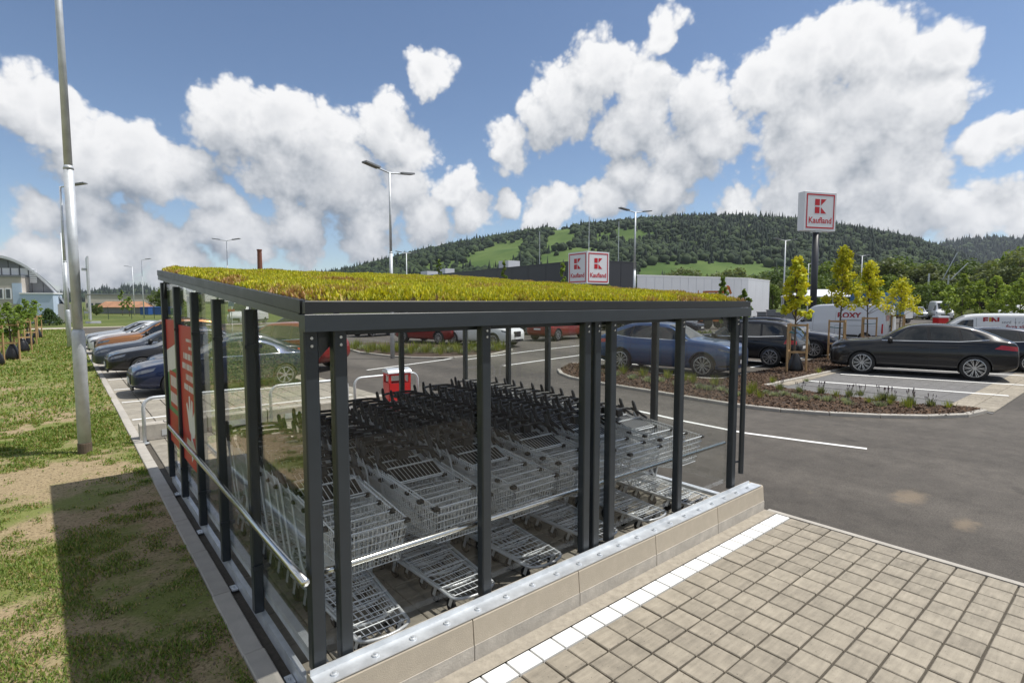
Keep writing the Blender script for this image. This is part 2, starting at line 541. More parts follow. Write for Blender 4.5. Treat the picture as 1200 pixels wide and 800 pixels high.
def asphalt_mat():
    m, n, p, o = mat_new('asphalt')
    tc = n.n('ShaderNodeTexCoord').outputs['Object']
    big = n.noise(tc, 0.22, 4.0, 0.6)
    streak = n.noise(n.v('MULTIPLY', tc, (0.9, 0.16, 1.0)), 1.0, 4.0, 0.6)
    fine = n.noise(tc, 60.0, 4.0, 0.75)
    mid = n.noise(tc, 3.5, 5.0, 0.65)
    k = n.m('MULTIPLY_ADD', n.m('SUBTRACT', big, 0.5), 0.8, 1.0)
    k = n.m('ADD', k, n.m('MULTIPLY', n.m('SUBTRACT', streak, 0.5), 0.8))
    k = n.m('ADD', k, n.m('MULTIPLY', n.m('SUBTRACT', mid, 0.5), 0.9))
    k = n.m('ADD', k, n.m('MULTIPLY', n.m('SUBTRACT', fine, 0.5), 2.2))
    seam = n.noise(n.v('MULTIPLY', tc, (0.35, 0.02, 1.0)), 1.0, 2.0, 0.5)
    k = n.m('MULTIPLY', k, n.ss(seam, 0.38, 0.62, 0.84, 1.14))
    oil = n.ss(n.noise(tc, 1.3, 3.0, 0.5), 0.68, 0.76)
    k = n.m('MULTIPLY', k, n.m('MULTIPLY_ADD', oil, -0.35, 1.0))
    col = n.v('SCALE', (0.090, 0.080, 0.069), scale=k)
    dust = n.ss(n.noise(tc, 0.55, 5.0, 0.7), 0.62, 0.76)
    col = n.mix(n.m('MULTIPLY', dust, 0.55), col, (0.20, 0.165, 0.12, 1))
    for (px_s, py_s, rx, ry) in ((1066, 580, .42, .20), (1132, 612, .30, .13)):
        sx_, sy_ = G(px_s, py_s)
        dd = n.v('MULTIPLY', n.v('SUBTRACT', tc, (sx_, sy_, -0.02)), (1 / rx, 1 / ry, 0.0))
        rad = n.m('ADD', n.v('LENGTH', dd), n.m('MULTIPLY', n.m('SUBTRACT', n.noise(tc, 6.0, 5.0, 0.7), 0.5), 1.6))
        col = n.mix(n.ss(rad, 1.15, 0.25, 0.0, 0.50), col, (0.26, 0.20, 0.135, 1))
    n.put(p.inputs['Base Color'], col)
    p.inputs['Roughness'].default_value = 0.82
    p.inputs['Specular IOR Level'].default_value = 0.35
    b = n.n('ShaderNodeBump', {'Height': fine, 'Strength': 0.5, 'Distance': 0.006})
    n.put(p.inputs['Normal'], b.outputs[0])
    return m
M['asphalt'] = asphalt_mat()

def lawn_mat():
    m, n, p, o = mat_new('lawn_soil')
    tc = n.n('ShaderNodeTexCoord').outputs['Object']
    pat = n.noise(tc, 0.55, 6.0, 0.62)
    fine = n.noise(tc, 45.0, 4.0, 0.7)
    soil = n.mix(n.noise(tc, 9.0, 5.0, 0.65), (0.24, 0.18, 0.105, 1), (0.46, 0.37, 0.23, 1))
    soil = n.mix(n.ss(n.noise(tc, 30.0, 5.0, 0.75), 0.48, 0.66), soil, (0.13, 0.10, 0.055, 1))
    green = n.mix(fine, (0.085, 0.13, 0.026, 1), (0.21, 0.25, 0.06, 1))
    sep = n.n('ShaderNodeSeparateXYZ', {0: tc})
    # thicker, closer growth further up the lawn
    far = n.ss(sep.outputs[1], 14.0, 26.0, 0.0, 0.12)
    a = n.ss(n.m('ADD', pat, far), 0.44, 0.58)
    n.put(p.inputs['Base Color'], n.mix(n.m('MULTIPLY', a, 0.80), soil, green))
    p.inputs['Roughness'].default_value = 0.95
    p.inputs['Specular IOR Level'].default_value = 0.15
    b = n.n('ShaderNodeBump', {'Height': n.noise(tc, 14.0, 6.0, 0.7), 'Strength': 0.8, 'Distance': 0.03})
    n.put(p.inputs['Normal'], b.outputs[0])
    return m
M['lawn'] = lawn_mat()

def field_mat(name, a, b, sc):
    m, n, p, o = mat_new(name)
    tc = n.n('ShaderNodeTexCoord').outputs['Object']
    k = n.noise(tc, sc, 7.0, 0.62)
    n.put(p.inputs['Base Color'], n.mix(n.ss(k, 0.35, 0.65), c4(a), c4(b)))
    p.inputs['Roughness'].default_value = 1.0
    p.inputs['Specular IOR Level'].default_value = 0.1
    return m
M['field'] = field_mat('meadow', (0.075, 0.105, 0.03), (0.14, 0.16, 0.055), 0.05)
M['hill'] = field_mat('hill_meadow', (0.060, 0.105, 0.028), (0.105, 0.155, 0.045), 0.012)
M['far_hill'] = field_mat('wooded_hill', (0.020, 0.036, 0.020), (0.036, 0.058, 0.028), 0.01)
M['mulch_base'] = pm('mulch_base', (0.062, 0.040, 0.026), 0.95, 0, 0.5, 14, 0.0, bump=0.9, bs=28)

def leaf_mat(name, trans=0.35, rough=0.6, mul=1.0):
    m, n, p, o = mat_new(name)
    at = n.n('ShaderNodeAttribute', attribute_name='Col')
    oi = n.n('ShaderNodeObjectInfo').outputs['Random']
    k = n.m('MULTIPLY_ADD', oi, 0.30, 0.85 * mul)
    col = n.v('SCALE', at.outputs['Color'], scale=k)
    n.put(p.inputs['Base Color'], col)
    p.inputs['Roughness'].default_value = rough
    p.inputs['Specular IOR Level'].default_value = 0.3
    tr = n.n('ShaderNodeBsdfTranslucent', {'Color': n.v('MULTIPLY', col, (1.25, 1.2, 0.6))})
    mx = n.n('ShaderNodeMixShader', {0: trans, 1: p.outputs[0], 2: tr.outputs[0]})
    n.put(o.inputs['Surface'], mx.outputs[0])
    return m
M['leaf'] = leaf_mat('leaves')
M['sedum'] = leaf_mat('sedum_leaves', 0.25, 0.5)
M['grassblade'] = leaf_mat('grass_blades', 0.3, 0.55)
M['forest'] = leaf_mat('forest_crowns', 0.0, 0.9)
M['chips'] = leaf_mat('bark_chips', 0.0, 0.9)

def glass_mat(name, tint, ior=1.5):
    m, n, p, o = mat_new(name)
    tr = n.n('ShaderNodeBsdfTransparent', {'Color': c4(tint)})
    gl = n.n('ShaderNodeBsdfGlossy', {'Roughness': 0.0, 'Color': (1, 1, 1, 1)})
    lw = n.n('ShaderNodeLayerWeight', {'Blend': 0.5})
    fac = n.m('MULTIPLY_ADD', n.m('POWER', lw.outputs['Facing'], 5.0), 0.90, 0.018, clamp=True)
    mx = n.n('ShaderNodeMixShader', {0: fac, 1: tr.outputs[0], 2: gl.outputs[0]})
    n.put(o.inputs['Surface'], mx.outputs[0])
    return m
M['glass'] = glass_mat('clear_pane', (0.86, 0.88, 0.86))

def paint(name, col, metal=0.35, rough=0.35):
    m, n, p, o = mat_new(name)
    p.inputs['Base Color'].default_value = c4(col)
    p.inputs['Metallic'].default_value = metal
    tc = n.n('ShaderNodeTexCoord').outputs['Object']
    n.put(p.inputs['Roughness'], n.m('MULTIPLY_ADD', n.noise(tc, 4.0, 4.0, 0.6), 0.12, rough - 0.06))
    p.inputs['Coat Weight'].default_value = 0.7
    p.inputs['Specular IOR Level'].default_value = 0.3
    n.put(p.inputs['Coat Roughness'], n.m('MULTIPLY', n.noise(tc, 2.2, 3.0, 0.6), 0.05))
    return m
P = {
    'black': paint('black_paint', (0.014, 0.014, 0.016), 0.3),
    'navy': paint('navy_paint', (0.010, 0.018, 0.055), 0.4),
    'darkblue': paint('dark_blue_black_paint', (0.010, 0.013, 0.026), 0.4),
    'grey': paint('slate_grey_paint', (0.055, 0.065, 0.085), 0.5),
    'copper': paint('copper_paint', (0.33, 0.15, 0.06), 0.55),
    'white': paint('white_car_paint', (0.70, 0.71, 0.72), 0.0),
    'blue': paint('steel_blue_paint', (0.045, 0.085, 0.19), 0.55),
    'red': paint('red_car_paint', (0.22, 0.013, 0.012), 0.15),
    'orange': paint('orange_red_paint', (0.50, 0.075, 0.025), 0.1),
    'silver': paint('silver_paint', (0.46, 0.48, 0.50), 0.6),
    'van': paint('van_white_paint', (0.60, 0.63, 0.68), 0.0),
    'truckblue': paint('truck_blue_paint', (0.03, 0.13, 0.28), 0.0),
}

# ================================================================== SETTING
def sheet(name, poly, z, mat, kind='structure', label=None):
    mb = MB()
    mb.add([(x, y, z) for x, y in poly], [tuple(range(len(poly)))])
    o = mb.build(name, mat)
    if o.data.polygons[0].normal.z < 0:
        o.data.flip_normals()
    return tag(o, label, None, None, kind)

def rect(x0, y0, x1, y1): return [(x0, y0), (x1, y0), (x1, y1), (x0, y1)]

sheet('ground', [(4800 * math.cos(a), 4800 * math.sin(a)) for a in np.linspace(0, 2 * math.pi, 48, endpoint=False)], -0.09, M['field'], label='green valley floor reaching to the hills')
sheet('asphalt_road', [(1.0, -3.0), (1.0, -60), (150, -60), (150, 40), (95, 75), (40, 75), (6.46, 66), (6.46, -3.0)], -0.02, M['asphalt'], label='grey asphalt car park road')
sheet('lawn', rect(-60, -12, 0.87, 64), -0.004, M['lawn'], label='patchy lawn of short grass and bare soil')
sheet('footpath', rect(-60, 64.0, 6.4, 68.0), -0.03, pm('path_gravel', (0.42, 0.38, 0.31), 0.95, 0, 0.1, 2, 0), label='pale gravel path beyond the lawn')

# ---- paving of sand-coloured blocks in front of the shelter
PP = 0.2172
front_pav = sheet('paving', rect(1.0, -3.0, 6.40, 2.93), -0.022, M['soil_joint'], label='sand coloured block paving beside the shelter')
def paver_mesh(sx, sy, h=0.05, b=0.006, jit=0.0):
    mb = MB()
    mb.bbox((-sx / 2, -sy / 2, -h), (sx / 2, sy / 2, 0), b)
    return mb.mesh('paver')
pv_meshes = []
for i in range(4):
    me = paver_mesh(PP - 0.011 - 0.002 * i / 3, PP - 0.014 - 0.002 * (i % 2))
    me.materials.append(M['paver'])
    pv_meshes.append(me)
wp_mesh = paver_mesh(PP - 0.015, 0.150, 0.05, 0.003)
wp_mesh.materials.append(M['white_paint'])
Y_TOP = 2.625                        # far edge of the last full row
nx0 = 24
rest = MB()
cnt = 0
for r in range(26):
    yc = Y_TOP - PP * (r + 0.5)
    for c in range(nx0):
        xc = 6.385 - PP * (c + 0.5)
        if xc < 1.1: continue
        u, v = PX(xc, yc, 0) if (xc * math.sin(YAW) + yc * math.cos(YAW)) > 0.3 else (9999, 9999)
        seen = -60 < u < 1260 and v < 850
        if seen:
            o = put('paver', random.choice(pv_meshes), None, front_pav, (xc + random.uniform(-.002, .002), yc + random.uniform(-.002, .002), random.uniform(-.0025, .0025)), random.uniform(-.008, .008))
            o.rotation_euler = (random.uniform(-.006, .006), random.uniform(-.006, .006), random.uniform(-.008, .008))
            cnt += 1
        else:
            rest.bbox((xc - .101, yc - .101, -.05), (xc + .101, yc + .101, 0), .006)
o = rest.build('paver_field', M['paver'], front_pav); tag(o, kind='stuff')
for c in range(nx0):
    xc = 6.385 - PP * (c + 0.5)
    if xc < 1.2: continue
    put('white_paver', wp_mesh, None, front_pav, (xc, 2.703, 0.003 + random.uniform(-.001, .001)))
tag(sheet('mortar_strip', rect(1.0, 2.785, 6.40, 2.95), 0.004, M['mortar']), 'sandy mortar strip along the concrete kerb')
# edging between paving and asphalt
edge = MB()
edge.box((6.395, -12, -0.05), (6.465, 2.9, 0.004))
edging = tag(edge.build('kerb_edging', M['kerb']), 'narrow concrete edging between paving and asphalt', kind='structure')

# ---- floor inside and around the shelter, and the left-hand parking bays
inner_pav = sheet('shelter_floor', rect(1.0, 2.93, 6.46, 11.9), -0.022, M['soil_joint'], label='grey block floor under the trolleys')
pin = []
for i in range(3):
    me = paver_mesh(0.247 - .001 * i, 0.247); me.materials.append(M['paver_in']); pin.append(me)
rest = MB()
for r in range(35):
    yc = 3.30 + 0.255 * r
    if yc > 11.8: continue
    for c in range(21):
        xc = 1.10 + 0.255 * (c + 0.5)
        if xc > 6.42: continue
        if yc < 5.2 or (yc > 8.9 and yc < 10.9 and xc < 3.2):
            put('paver', random.choice(pin), None, inner_pav, (xc, yc, random.uniform(-.002, .002)))
        else:
            rest.bbox((xc - .1235, yc - .1235, -.05), (xc + .1235, yc + .1235, random.uniform(-.002, .002)), .006)
tag(rest.build('paver_field', M['paver_in'], inner_pav), kind='stuff')

park_pav = sheet('parking_bays', rect(1.0, 11.9, 6.46, 66), -0.022, M['soil_joint'], label='block paved parking bays along the lawn')
ppm = []
for i in range(3):
    me = paver_mesh(0.405, 0.41 - .002 * i); me.materials.append(M['paver_in']); ppm.append(me)
rest = MB()
for r in range(96):
    yc = 12.12 + 0.43 * r
    for c in range(13):
        xc = 1.0 + 0.42 * (c + 0.5)
        if yc < 20.5:
            put('paver', random.choice(ppm), None, park_pav, (xc, yc, random.uniform(-.002, .002)))
        else:
            rest.bbox((xc - .2, yc - .205, -.05), (xc + .2, yc + .205, 0.0), .006)
tag(rest.build('paver_field', M['paver_in'], park_pav), kind='stuff')
for i, y in enumerate([13.8, 16.35, 18.85, 21.35, 23.85, 26.35, 28.85, 31.35, 33.85]):
    mb = MB(); mb.box((1.05, y - .05, 0.003), (5.9, y + .05, 0.007))
    tag(mb.build('bay_line', M['white_paint'], park_pav))

# ---- kerb along the lawn
kb = MB(); kb.box((0.875, -8, -0.12), (1.012, 66, -0.03))
kerb = tag(kb.build('kerb', M['concrete_raw']), 'pale concrete kerb between lawn and paving', kind='structure')
ks = MB(); ks.bbox((-.070, -.497, -.1), (.070, .497, 0.02), .008)
ksm = ks.mesh('kerb_stone'); ksm.materials.append(M['kerb'])
for i in range(66):
    put('kerb_stone', ksm, None, kerb, (0.942 + random.uniform(-.004, .004), 0.5 + i, random.uniform(-.004, .004)))

# ---- lane markings
def stripe(pts, w, name='lane_marking', z=-0.014, label=None):
    mb = MB()
    pts = [Vector((p[0], p[1], 0)) for p in pts]
    L, Rr = [], []
    for i, p in enumerate(pts):
        d = (pts[min(i + 1, len(pts) - 1)] - pts[max(i - 1, 0)]).normalized()
        s_ = Vector((-d.y, d.x, 0)) * w / 2
        L.append(p + s_); Rr.append(p - s_)
    n = len(pts)
    vs = [(p.x, p.y, z) for p in L] + [(p.x, p.y, z) for p in Rr]
    mb.add(vs, [(i, i + 1, n + i + 1, n + i) for i in range(n - 1)])
    o = mb.build(name, M['white_paint'])
    return tag(o, label, None, None, 'structure')
stripe([G(700, 470), G(800, 492), G(872, 506), G(940, 515), G(1016, 524.5)], 0.11, label='curved white lane line on the asphalt')
stripe([G(590, 428), G(640, 421), G(700, 413)], 0.13, label='white bay line on the far asphalt')
stripe([G(545, 421), G(620, 411), G(700, 402)], 0.13, label='white bay line on the far asphalt')
stripe([G(430, 433), G(520, 421), G(580, 410)], 0.13, label='white bay line on the far asphalt')

# ---- planted island on the right
OUT = [(655, 434), (658, 438.5), (670, 443), (700, 449), (760, 458.5), (820, 468.5), (870, 476.5), (930, 482.8), (1000, 487), (1060, 489), (1110, 489), (1140, 486.5), (1153, 482)]
INN = [(1142, 478.5), (1070, 474.5), (985, 464.5), (940, 458.5), (897, 452.3), (935, 444), (985, 433.2), (1020, 424), (1060, 411), (1098, 401)]
FAR = [(1060, 396.5), (1030, 402.5), (976, 416.5), (922, 429.5), (874, 438.5), (838, 446), (790, 441), (740, 433), (700, 427.5), (668, 426)]
isl = [G(*p) for p in OUT + INN + FAR]
bed = sheet('mulch_bed', isl, 0.035, M['mulch_base'], label='bark mulch planting bed with pale kerb')
mb = MB()
kerb2 = None
def seg_kerb(pts, parent, w=0.13, top=0.055, close=False):
    P2 = [Vector(G(*p)) for p in pts]
    # resample to about 0.95 m stones
    L = [0]
    for a, b in zip(P2[:-1], P2[1:]): L.append(L[-1] + (b - a).length)
    def at(s):
        for i in range(len(P2) - 1):
            if s <= L[i + 1] or i == len(P2) - 2:
                t = (s - L[i]) / max(1e-6, L[i + 1] - L[i])
                return P2[i].lerp(P2[i + 1], t)
    n = max(2, round(L[-1] / 0.95))
    for k in range(n):
        a, b = at(L[-1] * k / n), at(L[-1] * (k + 1) / n)
        d = (b - a); ln = d.length; d.normalize()
        m_ = MB()
        m_.bbox((-ln / 2 + .005, -w / 2, -.15), (ln / 2 - .005, w / 2, top), .012)
        c = (a + b) / 2
        m_.build('kerb_stone', M['kerb'], parent, loc=(c.x, c.y, random.uniform(-.003, .003)), rz=math.atan2(d.y, d.x))
seg_kerb(OUT, bed)
seg_kerb(FAR[4:], bed, 0.10)
seg_kerb([(897, 452.3), (985, 433.2), (1060, 411), (1098, 401)], bed, 0.12)

# bays on the right: charcoal blocks, pale border, white lines
bay = sheet('parking_court', [G(897, 452.5), G(940, 459), G(985, 465), G(1070, 475), G(1142, 479), (15.9, 2.30), (60, 2.30), (60, 11.5), G(1098, 401.5), G(985, 433.5)], -0.008, M['paver_dark'], label='charcoal paved parking bays behind the planted island')
dk = MB()
for i in range(48):
    for j in range(10):
        x0, y0 = 16.6 + i * .40, 3.16 + j * .40
        if y0 + .4 < 7.1 and x0 > 16.9 - (y0 - 3.1) * 0.06:
            dk.bbox((x0 + .004, y0 + .004, -.02), (x0 + .396, y0 + .396, 0.004), .006)
tag(dk.build('paver_field', M['paver_dark'], bay), kind='stuff')
lp = paver_mesh(0.425, 0.425); lp.materials.append(M['paver'])
for i in range(34):
    for j in range(2):
        put('paver', lp, None, bay, (16.35 + i * .435, 2.52 + j * .435, 0.008 + random.uniform(-.001, .001)))
for i in range(16):
    for j in range(1):
        put('paver', lp, None, bay, (16.75 + i * .435, 7.22 + 0.02 * i, 0.008 + random.uniform(-.001, .001)))
for (a, b) in [((946, 446.5), (1182, 464)), ((985, 438.6), (1200, 451.5)), ((1040, 431), (1210, 441)), ((1075, 424), (1215, 431.5)), ((1110, 417), (1225, 424))]:
    stripe([G(*a), G(*b)], 0.17, 'bay_line', 0.0135, 'white line between charcoal parking bays')
# bays on the far side of the tree strip
for (a, b) in [((700, 420), (790, 433)), ((880, 430), (930, 421)), ((820, 418), (905, 424)), ((930, 421), (975, 411)), ((985, 412), (1030, 402))]:
    stripe([G(*a), G(*b)], 0.12, 'bay_line', -0.012, 'white line of the bays beyond the tree strip')
# gutter course along the driving lane kerb
# second planted island, seen through the shelter
ISL2 = [(398, 405), (420, 413), (470, 419), (520, 420), (575, 416), (600, 410), (560, 406), (500, 404), (440, 401)]
bed2 = sheet('mulch_bed', [G(*p) for p in ISL2], 0.03, M['mulch_base'], label='planted bed seen through the glass shelter')
seg_kerb(ISL2[:6], bed2, 0.12)
# third: bed behind the black suv with shrubs

# ================================================================== TROLLEY SHELTER
X0, X1, Y0, Y1 = 1.03, 6.10, 3.02, 8.75
SL = 0.073
def zs(y): return SL * (y - Y0)
ZB = 2.33        # underside of the front beam
sh = thing('trolley_shelter', 'dark steel and glass trolley shelter with a green planted roof', 'shelter', (3.5, 5.8, 0))
SHL = Vector((3.5, 5.8, 0))
def sp(mb, name, mat, label=None, smooth=False, parent=None):
    o = mb.build(name, mat, parent or sh, smooth)
    if parent is None: o.location = -SHL
    if label: o['label'] = label
    return o

FP = [1.09, 1.262, 2.345, 3.425, 3.555, 3.765, 4.85, 5.955]
LP = [4.38, 5.46, 6.50, 7.60, 8.62]
bolt = MB()
bolt.lathe([(0.0, -.008), (.009, -.008), (.011, -.002), (.011, 0.001)], (0, 0, 0), 'y', 8)
boltm = bolt.mesh('bolt'); boltm.materials.append(M['stainless'])
def post(x, y, w, d, z0, z1, bolts=None):
    mb = MB()
    b = .008
    pr = [(x - w / 2 + b, y - d / 2), (x + w / 2 - b, y - d / 2), (x + w / 2, y - d / 2 + b), (x + w / 2, y + d / 2 - b), (x + w / 2 - b, y + d / 2), (x - w / 2 + b, y + d / 2), (x - w / 2, y + d / 2 - b), (x - w / 2, y - d / 2 + b)]
    mb.prism(pr, z0, z1)
    o = sp(mb, 'post', M['anthracite'])
    if bolts:
        for zz in (z1 - .05, z1 - .095):
            q = put('bolt', boltm, None, o, (x, y - d / 2, zz))
    return o
for i, x in enumerate(FP):
    post(x, 3.135, 0.082 if i else 0.085, 0.075, 0.31, ZB + .01, True)
for y in LP:
    post(1.075, y, 0.07, 0.085, 0.10, ZB + zs(y) + .01)
for y in (4.25, 5.30, 6.30, 7.30, 8.62):
    post(6.0, y, 0.07, 0.085, 0.02, ZB + zs(y) + .01)
for x in (2.2, 3.45, 4.62):
    post(x, 8.62, 0.082, 0.075, 0.02, ZB + zs(8.62) + .01)
# downpipe at the front right corner
mb = MB(); mb.tube([(6.075, 3.075, ZB + .03), (6.075, 3.075, 0.48)], 0.030, 14); mb.tube([(6.0, 3.11, .62), (6.075, 3.08, .62)], .012, 8)
sp(mb, 'downpipe', M['anthracite'], smooth=False)
# beams and fascia
mb = MB(); mb.bbox((X0, Y0, ZB), (X1, Y0 + .10, ZB + .098), .004)
sp(mb, 'front_beam', M['anthracite'])
mb = MB(); mb.bbox((X0 + .004, Y0 + .003, ZB + .102), (X1 - .02, Y0 + .06, ZB + .172), .004)
sp(mb, 'front_fascia', M['flashing'])
def sloped(x0, x1, y0, y1, za, zb_):
    m_ = MB()
    m_.add([(x0, y0, za + zs(y0)), (x1, y0, za + zs(y0)), (x1, y1, za + zs(y1)), (x0, y1, za + zs(y1)), (x0, y0, zb_ + zs(y0)), (x1, y0, zb_ + zs(y0)), (x1, y1, zb_ + zs(y1)), (x0, y1, zb_ + zs(y1))],
           [(0, 3, 2, 1), (4, 5, 6, 7), (0, 1, 5, 4), (1, 2, 6, 5), (2, 3, 7, 6), (3, 0, 4, 7)])
    return m_
sp(sloped(X0 + .002, X0 + .06, Y0 + .105, Y1, ZB + .045, ZB + .095), 'side_beam', M['anthracite'])
sp(sloped(X0 - .004, X0 + .05, Y0 + .064, Y1, ZB + .099, ZB + .172), 'side_fascia', M['flashing'])
sp(sloped(X1 - .09, X1 - .03, Y0 + .105, Y1, ZB + .0, ZB + .095), 'side_beam', M['anthracite'])
sp(sloped(X1 - .07, X1 - .02, Y0 + .064, Y1, ZB + .099, ZB + .172), 'side_fascia', M['flashing'])
sp(sloped(X0 + .06, X1 - .09, Y1 - .10, Y1, ZB - .01, ZB + .095), 'back_beam', M['anthracite'])
sp(sloped(X0 + .052, X1 - .072, Y1 - .05, Y1 - .002, ZB + .099, ZB + .172), 'back_fascia', M['anthracite'])
sp(sloped(X0 + .052, X1 - .072, Y0 + .062, Y1 - .052, ZB + .104, ZB + .135), 'roof_deck', M['underside'])
for x in (2.30, 3.49, 4.80):
    sp(sloped(x - .035, x + .035, Y0 + .102, Y1 - .102, ZB + .0, ZB + .100), 'rafter', M['anthracite'])
mb = MB(); mb.box((X0 + .07, 3.18, ZB - .035), (X1 - .1, 3.235, ZB + .02))
sp(mb, 'purlin', M['anthracite'])
for y in (4.9, 6.8):
    sp(sloped(X0 + .065, X1 - .095, y - .03, y + .03, ZB + .04, ZB + .099), 'purlin', M['anthracite'])
# gussets in the corners
for (x, y, dx, dy) in [(1.13, 3.175, 1, 0), (1.075, 8.575, 0, -1), (5.91, 3.175, -1, 0)]:
    mb = MB(); L = .20; t = .010
    a = Vector((x, y, ZB - .002 + zs(y)))
    e = Vector((dx, dy, 0))
    s_ = Vector((dy, dx, 0)) * t
    tri = [a, a + e * L, a - Vector((0, 0, L))]
    mb.add([p - s_ for p in tri] + [p + s_ for p in tri], [(0, 1, 2), (5, 4, 3), (0, 3, 4, 1), (1, 4, 5, 2), (2, 5, 3, 0)])
    sp(mb, 'gusset', M['anthracite'])
# glass panes
M['glass'].node_tree.nodes['Transparent BSDF'].inputs[0].default_value = (0.965, 0.972, 0.965, 1)
for a, b in zip(FP[:-1], FP[1:]):
    if b - a < .14: continue
    mb = MB(); mb.box((a + .044, 3.150, 0.40), (b - .044, 3.156, ZB - .04))
    sp(mb, 'glass_pane', M['glass'])
LPF = [3.135] + LP
for a, b in zip(LPF[:-1], LPF[1:]):
    mb = MB()
    x = 1.090
    mb.add([(x, a + .046, .30), (x, b - .046, .30), (x, b - .046, ZB + .03 + zs(b)), (x, a + .046, ZB + .03 + zs(a)), (x + .006, a + .046, .30), (x + .006, b - .046, .30), (x + .006, b - .046, ZB + .03 + zs(b)), (x + .006, a + .046, ZB + .03 + zs(a))],
           [(0, 1, 2, 3), (7, 6, 5, 4), (0, 4, 5, 1), (1, 5, 6, 2), (2, 6, 7, 3), (3, 7, 4, 0)])
    sp(mb, 'glass_pane', M['glass'])
RP = [3.135, 4.25, 5.30, 6.30, 7.30, 8.62]
for a, b in zip(RP[:-1], RP[1:]):
    mb = MB(); mb.box((5.992, a + .046, .35), (5.998, b - .046, ZB - .02 + zs(a)))
    sp(mb, 'glass_pane', M['glass'])
# pane clamps on the side posts
for y in LP[:-1]:
    for zz in (.45, 2.15):
        mb = MB(); mb.box((1.030, y - .062, zz), (1.110, y - .044, zz + .03))
        sp(mb, 'pane_clamp', M['anthracite'])
# galvanised base rails
mb = MB(); mb.box((1.118, 3.10, .28), (1.170, 8.66, .285)); mb.box((1.118, 3.10, .20), (1.122, 8.66, .28)); mb.box((1.081, 3.10, .055), (1.1175, 8.66, .10)); mb.box((1.0765, 3.10, .0), (1.0808, 8.66, .10))
sp(mb, 'base_rail', M['steel'])
mb = MB(); mb.box((5.965, 3.10, .15), (6.04, 8.66, .19))
sp(mb, 'base_rail', M['steel'])
for y in (3.55, 5.05, 6.55, 8.05):
    mb = MB(); mb.box((1.022, y - .05, .0), (1.072, y + .05, .012)); mb.lathe([(0, .03), (.010, .03), (.012, .012)], (1.045, y, 0), 'z', 8)
    sp(mb, 'foot_plate', M['steel'])
# flat bar along the concrete kerb, with bolts
mb = MB(); mb.box((1.02, 2.948, .302), (6.34, 3.072, .309)); mb.box((1.02, 3.068, .3092), (6.28, 3.076, .345))
flat = sp(mb, 'flat_bar', M['steel'])
bz = MB(); bz.lathe([(0.0, .018), (.010, .018), (.013, .010), (.024, .009), (.024, .0)], (0, 0, 0), 'z', 10)
bzm = bz.mesh('bolt'); bzm.materials.append(M['steel'])
x = 1.14
while x < 6.3:
    put('bolt', bzm, None, flat, (x, 3.005, .309)); x += .262
# handrails
mb = MB(); mb.tube([(1.000, 3.04, .90), (1.000, 3.3, .90), (1.000, 8.10, .90)], .0235, 14)
rail = sp(mb, 'handrail', M['stainless'], smooth=True)
for y in LP + [3.12]:
    mb = MB(); mb.tube([(1.0, y, .885), (1.012, y, .865), (1.045, y, .865)], .007, 6)
    if y > 3.2 or True:
        mb.build('bracket', M['stainless'], rail)
mb = MB(); mb.tube([(1.16, 3.30, .838), (1.17, 3.225, .838), (1.25, 3.215, .838), (5.93, 3.215, .838)], .0235, 14)
rail2 = sp(mb, 'handrail', M['stainless'], smooth=True)
for x in FP[1:]:
    mb = MB(); mb.tube([(x, 3.17, .838), (x, 3.195, .838)], .010, 6); mb.build('bracket', M['stainless'], rail2)
# posters in the two far side panes
PWHITE = pm('poster_white', (0.72, 0.70, 0.66), 0.5, 0, 0.05, 9, 0)
PGREEN = pm('poster_green', (0.10, 0.26, 0.10), 0.5, 0, 0.05, 9, 0)
PRED = pm('poster_red', (0.50, 0.025, 0.022), 0.45, 0, 0.05, 3, 0.05)
def poster(ya, yb, z0, z1, label):
    mb = MB(); mb.box((1.076, ya, z0), (1.0885, yb, z1))
    return sp(mb, 'poster', PRED, label)
def printed(parent, y0, z0, y1, z1, mat, name='print', lay=0):
    mb = MB(); x = 1.0748 - .0006 * lay
    mb.add([(x, y0, z0), (x, y1, z0), (x, y1, z1), (x, y0, z1)], [(0, 1, 2, 3)])
    o = mb.build(name, mat, parent)
    return o
pa = poster(6.56, 7.55, .60, 2.22, 'red poster with white lettering, a hand and an arrow')
rr = random.Random(3)
zz = 2.08
for hgt, fill in [(.035, .5), (.035, .35), (.07, .75), (.07, .85), (.07, .6), (.07, .8)]:
    y = 6.66
    while y < 6.66 + .80 * fill:
        w = rr.uniform(.03, .06)
        printed(pa, y, zz - hgt, y + w, zz, PWHITE, 'glyph'); y += w + rr.choice((.012, .012, .035))
    zz -= hgt + .05
def flat_poly(parent, pts, mat, name):
    mb = MB(); mb.add([(1.0748, y, z) for y, z in pts], [tuple(range(len(pts)))]); return mb.build(name, mat, parent)
flat_poly(pa, [(6.72, 1.10), (6.80, .98), (6.95, .95), (7.10, 1.02), (7.16, 1.16), (7.24, 1.30), (7.18, 1.34), (7.08, 1.24), (7.06, 1.42), (6.98, 1.43), (6.96, 1.26), (6.90, 1.40), (6.83, 1.38), (6.86, 1.20), (6.76, 1.28), (6.70, 1.22)], PWHITE, 'hand_print')
flat_poly(pa, [(6.74, .84), (7.02, .66), (7.02, .76), (7.30, .76), (7.30, .90), (7.02, .90), (7.02, 1.0)][:7], PWHITE, 'arrow_print')
pb = poster(7.65, 8.57, .62, 2.26, 'red poster with a pale diagonal band and red boxes')
printed(pb, 7.66, 1.05, 8.56, 1.72, PGREEN)
